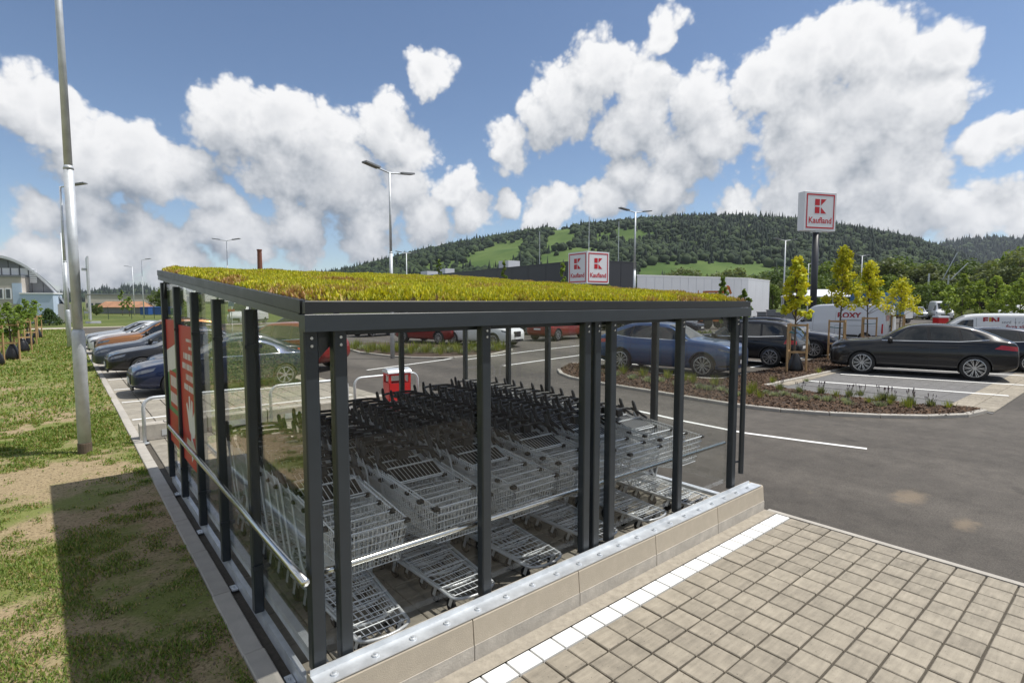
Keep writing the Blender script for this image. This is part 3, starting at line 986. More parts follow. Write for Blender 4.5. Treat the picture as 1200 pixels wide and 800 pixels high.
mbp = MB(); mbp.add([(1.0742, 7.66, 1.70), (1.0742, 8.56, 1.55), (1.0742, 8.56, 1.85), (1.0742, 7.66, 2.0)], [(0, 1, 2, 3)]); mbp.build('print', PWHITE, pb)
printed(pb, 7.80, 1.12, 8.40, 1.60, PRED, lay=2)
for k in range(2):
    y = 7.86
    while y < 8.30:
        w = rr.uniform(.05, .09); printed(pb, y, 1.40 - k * .22, y + w, 1.54 - k * .22, PWHITE, 'glyph', 3); y += w + .02
# sedum roof: one living carpet of small sprigs
def sprigs(n, sampler, hgt, wid, colfn, seed):
    r_ = np.random.default_rng(seed)
    P3 = sampler(r_, n)                         # (n,3)
    n = len(P3)
    k = 3                                       # leaves per sprig
    P3 = np.repeat(P3, k, axis=0); m = n * k
    ang = r_.uniform(0, 2 * np.pi, m)
    tilt = r_.uniform(0.15, 0.75, m)
    h = r_.uniform(*hgt, m); w = r_.uniform(*wid, m)
    dx, dy = np.cos(ang), np.sin(ang)
    out = np.stack([dx * np.sin(tilt) * h, dy * np.sin(tilt) * h, np.cos(tilt) * h], 1)
    sd = np.stack([-dy, dx, np.zeros(m)], 1) * w[:, None] / 2
    V = np.empty((m, 4, 3), dtype=np.float32)
    V[:, 0] = P3 - sd * .4; V[:, 1] = P3 + out * .55 - sd; V[:, 2] = P3 + out; V[:, 3] = P3 + out * .55 + sd
    Fq = np.arange(m * 4).reshape(m, 4)
    C0 = colfn(r_, P3); C = np.repeat(C0, 4, axis=0).reshape(m, 4, 3)
    C[:, 0] = C0 * .35 + np.array((.20, .10, .05)) * .65          # reddish stems below the leaves
    return V.reshape(-1, 3), Fq, C.reshape(-1, 3)
def vnoise(x, y, s, seed=0):
    """cheap value noise on arrays"""
    r_ = np.random.default_rng(seed); T = r_.random((64, 64))
    x = x / s; y = y / s
    xi = np.floor(x).astype(int); yi = np.floor(y).astype(int)
    fx = x - xi; fy = y - yi
    fx = fx * fx * (3 - 2 * fx); fy = fy * fy * (3 - 2 * fy)
    g = lambda a, b: T[a % 64, b % 64]
    return (g(xi, yi) * (1 - fx) + g(xi + 1, yi) * fx) * (1 - fy) + (g(xi, yi + 1) * (1 - fx) + g(xi + 1, yi + 1) * fx) * fy
def roof_sampler(r_, n):
    x = r_.uniform(X0 + .045, X1 - .06, n); y = r_.uniform(Y0 + .045, Y1 - .045, n)
    # mound height
    edge_d = np.minimum.reduce([x - X0, X1 - x, y - Y0, Y1 - y])
    mound = np.clip(edge_d / .16, .1, 1) * (.018 + .045 * vnoise(x, y, .35, 2) + .03 * vnoise(x, y, .12, 3))
    keep = r_.random(n) > np.where((vnoise(x, y, .16, 5) > .86), .8, 0)
    z = ZB + .137 + SL * (y - Y0) + mound
    return np.stack([x, y, z], 1)[keep]
def roof_col(r_, Pq):
    x, y = Pq[:, 0], Pq[:, 1]
    ed = np.minimum.reduce([x - X0, X1 - x, y - Y0, Y1 - y])
    n1 = vnoise(x, y, .5, 11); n2 = vnoise(x, y, .12, 12)
    dry = np.clip((n1 * .6 + n2 * .55 + r_.normal(0, .14, len(x)) - .70) * 2.6 + np.clip(.22 - ed, 0, 1) * 3.4, 0, 1)
    dry = np.maximum(dry, np.clip((x - 5.3) * 1.3 + n2 * .5 - .4, 0, .9))
    yel = np.array([.70, .64, .03]); gr = np.array([.36, .43, .05]); rd = np.array([.46, .27, .14])
    t = r_.random(len(x))[:, None]
    c = yel * t + gr * (1 - t)
    c = c * (1 - dry[:, None]) + rd * dry[:, None]
    return np.clip(c * r_.uniform(.75, 1.2, (len(x), 1)), 0, 1)
V, Fq, C = sprigs(84000, roof_sampler, (.020, .060), (.008, .018), roof_col, 21)
o = put('sedum_carpet', np_mesh('sedum_carpet', V - np.array(SHL), Fq, C), M['sedum'], sh)
tag(o, kind='stuff'); o['label'] = 'yellow green sedum carpet with reddish dry edges'
# substrate mat below the sprigs
sp(sloped(X0 + .053, X1 - .073, Y0 + .063, Y1 - .053, ZB + .136, ZB + .150), 'substrate', pm('roof_substrate', (.10, .075, .04), .95, 0, .3, 20, 0))

# concrete kerb blocks under the front, and wheel stops behind
prof_lo = [(0.0, 0.0), (0.0, 0.115), (-.24, 0.115), (-.24, 0.0)]
prof_hi = [(-.006, 0.115), (-.020, 0.285), (-.034, 0.300), (-.22, 0.300), (-.235, 0.115)]
ORD = ['first', 'second', 'third', 'fourth', 'fifth', 'sixth', 'seventh', 'eighth', 'ninth', 'tenth', 'eleventh', 'twelfth', 'thirteenth', 'fourteenth', 'fifteenth', 'sixteenth']
def kerb_block(xa, xb, yf, label, group, flip=1):
    t = thing('concrete_kerb_block', label, 'kerb block', ((xa + xb) / 2, yf, 0), 0, group)
    a, b = xa - (xa + xb) / 2 + .004, xb - (xa + xb) / 2 - .004
    for nm, prf, mt in (('foot', prof_lo, M['concrete_raw']), ('cap', prof_hi, M['kerb_beige'])):
        mb = MB(); mb.extr([(-p[0] * flip, p[1]) for p in prf], (a, 0), (b, 0)); mb.build(nm, mt, t)
kx = [1.02, 2.10, 3.165, 4.22, 5.335]
for i in range(4):
    kerb_block(kx[i], kx[i + 1], 2.925, 'beige concrete kerb block under the glass front, %s from the handrail corner' % ORD[i], 'kerb blocks under the glass front')
kerb_block(5.335, 6.385, 2.925, 'beige concrete end block of the glass front, next to the asphalt', 'kerb blocks under the glass front')
# end cap join: narrow closing piece
for i in range(5):
    xa = .98 + i * 1.09
    t = thing('wheel_stop', 'low concrete wheel stop behind the tube barriers, %s from the lawn kerb' % ORD[i], 'wheel stop', (xa + .54, 11.62, 0), 0, 'concrete wheel stops behind the shelter')
    mb = MB(); mb.extr([(0, 0), (0, .27), (.02, .29), (.20, .29), (.22, .27), (.22, 0)], (-.535, 0), (.535, 0)); mb.build('block', M['concrete_raw'], t)
    mb = MB(); mb.box((-.2, -.008, .05), (.2, 0.0, .16)); mb.build('fixing_plate', M['steel'], t)

# tube barriers
def hoop(xa, xb, y, label):
    t = thing('tube_barrier', label, 'barrier', (xa, y, 0), 0, 'tube barriers behind the shelter')
    L = xb - xa; h = .80; r = .16
    pts = [(0, 0, 0), (0, 0, h - r)]
    for k in range(1, 6):
        a = math.pi / 2 * k / 5; pts.append((r - r * math.cos(a), 0, h - r + r * math.sin(a)))
    for k in range(0, 6):
        a = math.pi / 2 * k / 5; pts.append((L - r + r * math.sin(a), 0, h - r + r * math.cos(a)))
    pts.append((L, 0, 0))
    mb = MB(); mb.tube(pts, .030, 12); mb.build('tube', M['zinc_pole'], t, True)
    for x in (0, L):
        mb = MB(); mb.lathe([(0, .012), (.07, .012), (.07, 0)], (x, 0, 0), 'z', 12); mb.build('foot_plate', M['zinc_pole'], t)
hoop(1.03, 2.95, 11.35, 'galvanised tube barrier beside the lawn kerb')
hoop(3.15, 4.75, 11.35, 'galvanised tube barrier between the other two barriers')
hoop(4.92, 6.50, 11.35, 'galvanised tube barrier beside the red litter bin')

# red litter bin
t = thing('litter_bin', 'red metal litter bin with a curved steel lid behind the shelter', 'litter bin', (5.72, 10.9, 0), R(-8))
mb = MB()
w, d, h = .25, .20, .92
for sx in (-1, 1):
    mb.box((sx * w - .015 if sx > 0 else -w, -d, .08), (w if sx > 0 else -w + .015, d, .70))
mb.box((-w, -d, .08), (w, -d + .015, .70)); mb.box((-w, d - .015, .08), (w, d, .70)); mb.box((-w, -d, .06), (w, d, .08))
for sx in (-1, 1):
    for sy in (-1, 1):
        mb.box((sx * w - (.05 if sx > 0 else 0), sy * d - (.05 if sy > 0 else 0), .70), (sx * w + (.05 if sx < 0 else 0), sy * d + (.05 if sy < 0 else 0), .87))
mb.box((-w, -d, .87), (w, d, .92))
mb.build('body', M['red'], t)
mb = MB()
prf = [(-d - .02, .92)] + [(-(d + .02) * math.cos(math.pi * k / 10), .92 + .10 * math.sin(math.pi * k / 10)) for k in range(1, 10)] + [(d + .02, .92)]
mb.extr(prf, (-w - .02, 0), (w + .02, 0)); mb.build('lid', M['steel'], t)
mb = MB(); mb.box((-w + .03, -d + .03, .12), (w - .03, d - .03, .66)); mb.build('liner', M['dark'], t)
mb = MB(); mb.box((-.03, -.03, 0), (.03, .03, .06)); mb.box((-.15, -.15, 0), (.15, .15, .012)); mb.build('stand', M['steel'], t)
mb = MB(); mb.lathe([(0, -d - .006), (.012, -d - .006), (.014, -d)], (.0, 0, .45), 'y', 8); mb.build('lock', M['dark'], t)

# ================================================================== SHOPPING TROLLEYS
def make_trolley():
    t = thing('shopping_trolley', 'x', 'shopping trolley')
    def wirebar(mb, p0, p1, r=.0024, n=4): mb.tube([p0, p1], r, n, cap=False)
    # chassis: nose at y=0, handle at y=1.28
    mb = MB()
    nose = []
    for k in range(9):
        a = math.pi * k / 8
        nose.append((-.20 * math.cos(a) if 0 < k < 8 else (-.20 if k == 0 else .20), .10 - .09 * math.sin(a), .165))
    pts = [(-.27, 1.02, .20), (-.235, .6, .185), (-.205, .2, .17)] + nose + [(.205, .2, .17), (.235, .6, .185), (.27, 1.02, .20)]
    mb.tube(pts, .013, 8)
    for sx in (-1, 1):
        mb.tube([(sx * .26, .86, .195), (sx * .275, 1.0, .40), (sx * .285, 1.17, .90), (sx * .285, 1.24, 1.0)], .012, 8)
        mb.tube([(sx * .26, .86, .195), (sx * .255, .80, .42)], .009, 6)
    mb.tube([(-.26, .86, .195), (.26, .86, .195)], .010, 6)
    mb.build('chassis', M['wire'], t, True)
    # tray
    mb = MB()
    for k in range(9):
        u = -1 + 2 * k / 8
        wirebar(mb, (u * .185, .04, .178), (u * .245, .95, .215), .003)
    for yy, hw in ((.08, .19), (.16, .2), (.24, .205), (.5, .222), (.75, .24)):
        mb.tube([(-hw, yy, .183 + .035 * yy), (hw, yy, .183 + .035 * yy)], .0042, 4, cap=False)
    mb.build('tray', M['wire'], t)
    # basket
    def side(v, s):  # v along 0 nose..1 back, s 0 bottom..1 top
        yb, yt = .27 + v * .68, .20 + v * .93
        zb, zt = .555 - v * .09, .875 + v * .085
        hb, ht = .225 + v * .02, .262 + v * .022
        return (hb + (ht - hb) * s, yb + (yt - yb) * s, zb + (zt - zb) * s)
    mb = MB()
    nv = 24
    for sx in (-1, 1):
        for k in range(nv + 1):
            a, b = side(k / nv, 0), side(k / nv, 1)
            wirebar(mb, (sx * a[0], a[1], a[2]), (sx * b[0], b[1], b[2]), .0030, 3)
        for s_, r_ in ((0, .004), (.28, .0028), (.55, .0028), (.8, .0028), (1, .0058)):
            a, b = side(0, s_), side(1, s_)
            wirebar(mb, (sx * a[0], a[1], a[2]), (sx * b[0], b[1], b[2]), r_, 4)
    nn = 15
    for k in range(nn + 1):
        u = -1 + 2 * k / nn
        a, b = side(0, 0), side(0, 1)
        wirebar(mb, (u * a[0], a[1], a[2]), (u * b[0], b[1], b[2]), .0030, 3)
    for s_, r_ in ((0, .004), (.2, .0028), (.4, .0038), (.6, .0038), (.8, .0055), (1, .0075)):
        a = side(0, s_); wirebar(mb, (-a[0], a[1] - .003, a[2]), (a[0], a[1] - .003, a[2]), r_, 4)
    for k in range(13):
        u = -1 + 2 * k / 12
        a, b = side(0, 0), side(1, 0)
        wirebar(mb, (u * a[0], a[1], a[2]), (u * b[0], b[1], b[2]), .0030, 3)
    for k in range(9):
        a = side(k / 8, 0); wirebar(mb, (-a[0], a[1], a[2] - .003), (a[0], a[1], a[2] - .003), .003, 3)
    mb.build('basket', M['wire'], t)
    # rear flap, hinged and lying forward as in a nested row
    mb = MB()
    for k in range(13):
        u = -1 + 2 * k / 12
        wirebar(mb, (u * .262, 1.12, .945), (u * .240, .80, .74), .0024, 3)
    for s_ in (0, .33, .66, 1):
        wirebar(mb, (-.265 + .022 * s_, 1.12 - .32 * s_, .948 - .205 * s_), (.265 - .022 * s_, 1.12 - .32 * s_, .948 - .205 * s_), .0048, 4)
    mb.build('rear_flap', M['wire'], t)
    # folded child seat: dark panel under bright wires
    mb = MB(); mb.add([(-.235, 1.10, .955), (.235, 1.10, .955), (.225, .90, .885), (-.225, .90, .885), (-.235, 1.10, .949), (.235, 1.10, .949), (.225, .90, .879), (-.225, .90, .879)], [(0, 1, 2, 3), (7, 6, 5, 4), (0, 4, 5, 1), (1, 5, 6, 2), (2, 6, 7, 3), (3, 7, 4, 0)])
    seat = mb.build('child_seat', M['black_plastic'], t)
    mb = MB()
    for k in range(12):
        u = -1 + 2 * k / 11
        wirebar(mb, (u * .232, 1.105, .964), (u * .222, .895, .892), .0026, 3)
    mb.tube([(-.245, 1.105, .964), (.245, 1.105, .964)], .006, 6); mb.tube([(-.235, .895, .892), (.235, .895, .892)], .006, 6)
    mb.build('seat_wires', M['wire'], seat)
    # black handle, arms reaching forward along the basket rim
    mb = MB()
    mb.tube([(-.282, 1.02, .955), (-.288, 1.10, .985), (-.285, 1.19, 1.025), (-.262, 1.255, 1.05), (-.20, 1.285, 1.06), (0, 1.295, 1.065), (.20, 1.285, 1.06), (.262, 1.255, 1.05), (.285, 1.19, 1.025), (.288, 1.10, .985), (.282, 1.02, .955)], [.012, .018, .020, .020, .018, .018, .018, .020, .020, .018, .012], 10)
    for sx in (-1, 1):
        mb.tube([(sx * .283, 1.165, .96), (sx * .285, 1.205, 1.03), (sx * .284, 1.235, 1.10), (sx * .280, 1.25, 1.145), (sx * .279, 1.255, 1.16)], [.016, .025, .024, .020, .010], 10)
    mb.build('handle', M['black_plastic'], t, True)
    mb = MB(); mb.bbox((-.065, 1.235, .985), (.045, 1.305, 1.075), .01); mb.build('coin_lock', M['black_plastic'], t)
    for sx in (-1, 1):
        a = side(0, 1)
        mb = MB(); mb.bbox((sx * a[0] - .034, a[1] - .014, a[2] - .022), (sx * a[0] + .018, a[1] + .030, a[2] + .010), .010)
        mb.build('corner_bumper', M['brown_plastic'], t)
    for sx, yy, zz in ((-1, .13, .165), (1, .13, .165), (-1, .93, .19), (1, .93, .19)):
        x = sx * (.165 if yy < .5 else .255)
        mb = MB()
        mb.lathe([(.0, -.012), (.052, -.014), (.060, -.008), (.060, .008), (.052, .014), (0, .012)], (x, yy + .03, .062), 'x', 14, 0)
        c = mb.build('castor', M['rubber'], t, True)
        mb = MB()
        for q in (-1, 1): mb.bar((x + q * .019, yy + .03, .062), (x + q * .012, yy, zz - .012), .004, .03)
        mb.tube([(x, yy, zz - .02), (x, yy, zz)], .012, 6)
        mb.build('fork', M['wire'], c)
    return t
trol = make_trolley()
tk = kidmap(trol)
ROWX = [1.67, 2.47, 3.27, 4.07, 4.87, 5.645]
ROWN = [10, 11, 13, 14, 15, 16]
first = True
for i, x in enumerate(ROWX):
    y = 3.36 + random.uniform(-.05, .04) - (0.12 if i == 5 else 0)
    for k in range(ROWN[i]):
        t = trol if first else copy_fast(trol, tk)
        first = False
        t.location = (x + random.uniform(-.012, .012), y, 0)
        t.rotation_euler = (0, 0, random.uniform(-.018, .018))
        row = ['row along the poster wall', 'second row from the poster wall', 'third row from the poster wall', 'third row from the downpipe wall', 'second row from the downpipe wall', 'row along the downpipe wall'][i]
        if k == 0: lab = 'wire trolley at the kerb end of the ' + row
        elif k == ROWN[i] - 1: lab = 'wire trolley at the bin end of the ' + row
        else: lab = '%s nested wire trolley from the kerb in the %s' % (ORD[k], row)
        tag(t, lab, 'shopping trolley', 'nested wire shopping trolleys')
        y += .232 + random.uniform(-.008, .008)

# ================================================================== VEHICLES
def bspline_w(t):
    return np.array([(1 - t) ** 3 / 6, (3 * t ** 3 - 6 * t ** 2 + 4) / 6, (-3 * t ** 3 + 3 * t ** 2 + 3 * t + 1) / 6, t ** 3 / 6])
class Loft:
    """car body skin: stations (x, z_bottom, half width, z_mid, z_shoulder, half width there, z_top, half width of roof)"""
    def __init__(s, st):
        g = []
        for (x, zb, w, zm, zsh, wsh, zt, wt) in st:
            g.append([(x, 0, zb), (x, w * .80, zb), (x, w * .97, zb + .07), (x, w, zm), (x, w * .995, zm + (zsh - zm) * .55), (x, wsh, zsh), (x, wsh * .97, zsh + .02),
                      (x, wt + (wsh - wt) * .12, zt - .09 * min(1, (zt - zsh) * 3)), (x, wt * .93, zt - .012), (x, wt * .55, zt), (x, 0, zt + .006)])
        g = np.array(g)
        g = np.concatenate([g[:1], g[:1], g, g[-1:], g[-1:]], 0)
        # mirror ends in v so the spline meets the centre line flat
        lo = g[:, 1:2].copy(); lo[:, :, 1] *= -1
        hi = g[:, -2:-1].copy(); hi[:, :, 1] *= -1
        g = np.concatenate([lo, g, hi], 1)
        s.g = g; s.nu = g.shape[0] - 3; s.nv = g.shape[1] - 3
        us = np.linspace(0, s.nu, 400)
        xs = np.array([s.ev(u, 1.0)[0] for u in us])
        s.us, s.xs = us[::-1], xs[::-1]            # x falls with u: reverse for interp
    def ev(s, u, v):
        u = min(max(u, 0), s.nu - 1e-6); v = min(max(v, 0), s.nv - 1e-6)
        i, j = int(u), int(v)
        wu, wv = bspline_w(u - i), bspline_w(v - j)
        return np.einsum('i,j,ijk->k', wu, wv, s.g[i:i + 4, j:j + 4])
    def u_of(s, x): return float(np.interp(x, s.xs, s.us))
    def at(s, x, z):
        """skin point at side-view position (x,z), upper side surface"""
        u = s.u_of(x)
        vs = np.linspace(2.2, s.nv, 60)
        zz = np.array([s.ev(u, v)[2] for v in vs])
        zz = np.maximum.accumulate(zz) + np.arange(60) * 1e-6
        return u, float(np.interp(z, zz, vs))
    def nrm(s, u, v):
        a = s.ev(u + .02, v) - s.ev(u - .02, v); b = s.ev(u, v + .02) - s.ev(u, v - .02)
        n = np.cross(b, a); l = np.linalg.norm(n)
        n = n / l if l > 1e-9 else np.array([0, 0, 1.0])
        p = s.ev(u, v)
        if n[1] * p[1] < 0 and abs(p[1]) > .2 or (abs(p[1]) <= .2 and n[2] < 0): n = -n
        return n
    def body(s, mu=4, mv=3):
        U = np.linspace(0, s.nu, s.nu * mu + 1); Vv = np.linspace(0, s.nv, s.nv * mv + 1)
        rows = []
        for u in U:
            right = [s.ev(u, v) for v in Vv]
            for q in (right[0], right[-1]): q[1] = 0.0
            left = [p * np.array([1, -1, 1]) for p in right[1:-1]][::-1]
            rows.append(right + left)
        n = len(rows[0]); mb = MB()
        vs = [tuple(p) for r_ in rows for p in r_]
        fs = []
        for i in range(len(rows) - 1):
            for k in range(n):
                k2 = (k + 1) % n
                fs.append((i * n + k, i * n + k2, (i + 1) * n + k2, (i + 1) * n + k))
        fs.append(tuple(range(n))); fs.append(tuple((len(rows) - 1) * n + k for k in range(n - 1, -1, -1)))
        mb.add(vs, fs)
        return mb
    def patch(s, mb, bottom, top, nx=10, nz=4, off=.004, side=1):
        """skin patch between two side-view poly-lines (lists of (x,z))"""
        def smp(pl, t):
            L = [0]
            for a, b in zip(pl[:-1], pl[1:]): L.append(L[-1] + math.hypot(b[0] - a[0], b[1] - a[1]))
            q = t * L[-1]
            for i in range(len(pl) - 1):
                if q <= L[i + 1] or i == len(pl) - 2:
                    f = (q - L[i]) / max(1e-6, L[i + 1] - L[i]); return (pl[i][0] + (pl[i + 1][0] - pl[i][0]) * f, pl[i][1] + (pl[i + 1][1] - pl[i][1]) * f)
        vs = []
        for i in range(nx + 1):
            a, b = smp(bottom, i / nx), smp(top, i / nx)
            for j in range(nz + 1):
                x, z = a[0] + (b[0] - a[0]) * j / nz, a[1] + (b[1] - a[1]) * j / nz
                u, v = s.at(x, z)
                p = s.ev(u, v) + s.nrm(u, v) * off
                vs.append((p[0], p[1] * side, p[2]))
        m = nz + 1
        mb.add(vs, [(i * m + j, (i + 1) * m + j, (i + 1) * m + j + 1, i * m + j + 1) for i in range(nx) for j in range(nz)])
        return mb
    def screen(s, mb, xa, xb, v0=8.0, off=.004, nx=8, ny=6, curve=0.0):
        """windscreen / rear window: across the top skin between two x positions"""
        vs = []
        m = 2 * ny + 1
        for i in range(nx + 1):
            x = xa + (xb - xa) * i / nx
            for j in range(-ny, ny + 1):
                f = abs(j) / ny
                xx = x + curve * f * f
                u = s.u_of(xx)
                v = s.nv - (s.nv - v0) * f
                p = s.ev(u, v); n_ = s.nrm(u, v)
                if n_[2] < 0: n_ = -n_
                p = p + n_ * off
                vs.append((p[0], p[1] * (1 if j >= 0 else -1), p[2]))
        mb.add(vs, [(i * m + j, (i + 1) * m + j, (i + 1) * m + j + 1, i * m + j + 1) for i in range(nx) for j in range(m - 1)])
        return mb

def wheel_meshes(r, w, spokes, style):
    rr = r * (.73 if style != 'van' else .62)
    mb = MB(); mb.lathe([(rr, -w / 2), (r * .93, -w / 2 - .005), (r, -w / 2 + .03), (r, w / 2 - .03), (r * .93, w / 2 + .005), (rr, w / 2)], (0, 0, 0), 'y', 32)
    ty = mb.mesh('tyre', True); ty.materials.append(M['rubber'])
    mb = MB()
    mb.lathe([(rr * 1.005, -w / 2 - .004), (rr * .94, -w / 2 - .006), (rr * .91, -w / 2 + .03)], (0, 0, 0), 'y', 32)
    for k in range(spokes):
        a = 2 * math.pi * k / spokes
        for q in ((-.10, .10) if style == 'twin' else (0,)):
            b = a + q
            p0 = (.05 * math.cos(a), -w / 2 + .012, .05 * math.sin(a)); p1 = (rr * .94 * math.cos(b), -w / 2 + .006, rr * .94 * math.sin(b))
            mb.bar(p0, p1, .019 if style == 'twin' else .05, .022, up=(0, 1, 0))
    mb.lathe([(0, -w / 2 - .002), (.055, -w / 2 - .002), (.07, -w / 2 + .02)], (0, 0, 0), 'y', 14)
    rm = mb.mesh('rim'); rm.materials.append(M['rim'])
    mb = MB(); mb.lathe([(0, -w / 2 + .05), (rr * .95, -w / 2 + .05), (rr * 1.0, -w / 2 + .02), (rr, w / 2 - .02), (0, w / 2 - .04)], (0, 0, 0), 'y', 24)
    bk = mb.mesh('brake_disc'); bk.materials.append(M['rim_dark'])
    return ty, rm, bk

def build_car(key, st, fa, ra, wr, ww, sidewin, wscreen, rscreen, head, tail, half, spokes=10, wstyle='twin', clad=None, rails=False, doors=(), handles=(), mirror=None, grille=None, plate_r=None, plate_f=None, pillars=(), van=False, arch=1.09):
    """prototype (kept out of the picture until copied): returns dict of meshes"""
    lf = Loft(st)
    parts = []
    bm_ = lf.body().mesh('body', True)
    bm_.materials.append(P['black']); bm_.materials.append(M['dark'])
    ob = bpy.data.objects.new('tmp_body', bm_); COL.objects.link(ob)
    mb = MB()
    for ax in (fa, ra):
        for sd in (-1, 1):
            y0, y1 = sd * (half - .30), sd * (half + .3)
            n = 28; R_ = wr * arch
            ring0 = [(ax + R_ * math.cos(2 * math.pi * k / n), y0, wr + R_ * math.sin(2 * math.pi * k / n)) for k in range(n)]
            ring1 = [(p[0], y1, p[2]) for p in ring0]
            mb.add(ring0 + ring1, [tuple(range(n)), tuple(range(2 * n - 1, n - 1, -1))] + [(k, (k + 1) % n, n + (k + 1) % n, n + k) for k in range(n)])
    cm = mb.mesh('cut'); cm.materials.append(P['black']); cm.materials.append(M['dark'])
    for p_ in cm.polygons: p_.material_index = 1
    cu = bpy.data.objects.new('tmp_cut', cm); COL.objects.link(cu)
    md = ob.modifiers.new('b', 'BOOLEAN'); md.operation = 'DIFFERENCE'; md.object = cu; md.solver = 'EXACT'
    bpy.context.view_layer.update()
    dg = bpy.context.evaluated_depsgraph_get()
    body = bpy.data.meshes.new_from_object(ob.evaluated_get(dg))
    body.name = 'body'
    bpy.data.objects.remove(ob); bpy.data.objects.remove(cu)
    # keep the arch edge crisp
    nf = len(body.polygons)
    body.polygons.foreach_set('use_smooth', [True] * nf)
    try: body.set_sharp_from_angle(angle=R(38))
    except Exception: pass
    parts.append(('body', body, None, []))
    def P_(name, mb, mat, smooth=True, kids=()):
        me = mb.mesh(name, smooth, fix=False); me.materials.append(mat); parts.append((name, me, mat, list(kids)))
    for sd in (1, -1):
        for (bot, top) in sidewin:
            P_('side_window', lf.patch(MB(), bot, top, 12, 4, .004, sd), M['window'])
        if not van and len(sidewin) > 1:
            bl = [q for b_, t_ in sidewin for q in b_]; tl = [q for b_, t_ in sidewin for q in t_]
            P_('pillar_trim', lf.patch(MB(), bl, tl, 26, 3, .0018, sd), M['trim'])
            P_('window_strip', lf.patch(MB(), [(x, z - .022) for x, z in bl], bl, 26, 1, .0045, sd), M['chrome'])
        for d in doors:
            mb = MB()
            pts = d
            for (a, b) in zip(pts[:-1], pts[1:]):
                lf.patch(mb, [a, b], [(a[0] + .010, a[1]), (b[0] + .010, b[1])] if abs(a[1] - b[1]) > abs(a[0] - b[0]) else [(a[0], a[1] + .010), (b[0], b[1] + .010)], 6, 1, .0022, sd)
            P_('door_seam', mb, M['dark'])
        for (x, z) in handles:
            u, v = lf.at(x, z); p = lf.ev(u, v)
            mb = MB(); mb.bbox((x - .10, sd * p[1] - .012, z - .012), (x + .10, sd * p[1] + .022, z + .016), .005) if sd > 0 else mb.bbox((x - .10, sd * p[1] - .022, z - .012), (x + .10, sd * p[1] + .012, z + .016), .005)
            me = mb.mesh('door_handle'); me.materials.append(P['black']); parts.append(('door_handle', me, 'paint', []))
        if head: P_('headlight', lf.patch(MB(), head[0], head[1], 8, 4, .005, sd), M['headlamp'])
        if tail: P_('tail_light', lf.patch(MB(), tail[0], tail[1], 8, 4, .006, sd), M['taillamp'])
        if clad:
            for (b_, t_) in clad: P_('sill_cladding', lf.patch(MB(), b_, t_, 14, 3, .006, sd), M['trim'])
        if clad:
            for ax in (fa, ra):
                arc = lambda k_: [(ax + wr * k_ * math.cos(R(a_)), wr + wr * k_ * math.sin(R(a_))) for a_ in range(4, 178, 12)]
                P_('arch_lip', lf.patch(MB(), arc(arch + .005), arc(arch + .105), 26, 2, .007, sd), M['trim'] if not van else P['black'])
        if mirror:
            x, z = mirror
            u, v = lf.at(x, z); p = lf.ev(u, v)
            mb = MB()
            y = p[1]
            mb.lathe([(0.0, -.085), (.06, -.08), (.088, -.02), (.090, .03), (.07, .07), (0, .075)], (0, 0, 0), 'x', 12)
            mb.v = [(a * .9 + x - .01, sd * (y + .11 + b * 1.45), z + .055 + c * 1.05) for a, b, c in mb.v]
            mb.bar((x, sd * (y - .02), z + .0), (x, sd * (y + .08), z + .03), .05, .03)
            me = mb.mesh('mirror', True); me.materials.append(P['black']); parts.append(('mirror', me, 'mirror', []))
        if rails:
            (xa, xb) = rails
            mb = MB(); pts = []
            for k in range(9):
                x = xa + (xb - xa) * k / 8; u = lf.u_of(x); p = lf.ev(u, 9.2); pts.append((x, sd * p[1], p[2] + (.035 if 0 < k < 8 else -.01)))
            mb.tube(pts, .014, 6); P_('roof_rail', mb, M['trim'])
    if wscreen: P_('windscreen', lf.screen(MB(), *wscreen), M['window'])
    if rscreen: P_('rear_window', lf.screen(MB(), *rscreen), M['window'])
    if grille:
        for (x, w, z0, z1, mt) in grille:
            mb = MB(); mb.bbox((x - .05, -w / 2, z0), (x, w / 2, z1), .015)
            me = mb.mesh('grille'); me.materials.append(M[mt]); parts.append(('grille', me, M[mt], []))
    for pl in (plate_r, plate_f):
        if pl:
            x, z = pl
            mb = MB(); mb.box((x - .008, -.26, z), (x + .008, .26, z + .11)); me = mb.mesh('number_plate'); me.materials.append(M['plate']); parts.append(('number_plate', me, M['plate'], []))
    return dict(parts=parts, wheels=wheel_meshes(wr, ww, spokes, wstyle), fa=fa, ra=ra, wr=wr, ww=ww, half=half, lf=lf)

def place_car(proto, name, label, cat, loc, nose_dir, colour, group=None, mirror_col=None):
    """nose_dir: vector the nose points along on the ground"""
    t = thing(name, label, cat, (loc[0], loc[1], loc[2] if len(loc) > 2 else 0), math.atan2(nose_dir[1], nose_dir[0]), group)
    for (nm, me, mt, kids) in proto['parts']:
        o = put(nm, me, None, t)
        if nm == 'body' or mt in ('paint', 'mirror'):
            o.material_slots[0].link = 'OBJECT'
            o.material_slots[0].material = P[colour] if mt != 'mirror' else (M['trim'] if mirror_col is None else P[mirror_col])
    ty, rm, bk = proto['wheels']
    for ax in (proto['fa'], proto['ra']):
        for sd in (-1, 1):
            w = bpy.data.objects.new('wheel', ty); COL.objects.link(w); w.parent = t
            w.location = (ax, sd * (proto['half'] - proto['ww'] / 2 - .015), proto['wr'])
            w.rotation_euler = (0, 0, 0 if sd < 0 else math.pi)
            put('rim', rm, None, w, rz=0); put('brake_disc', bk, None, w)
            w.name = 'wheel'
    return t

CARS = {}
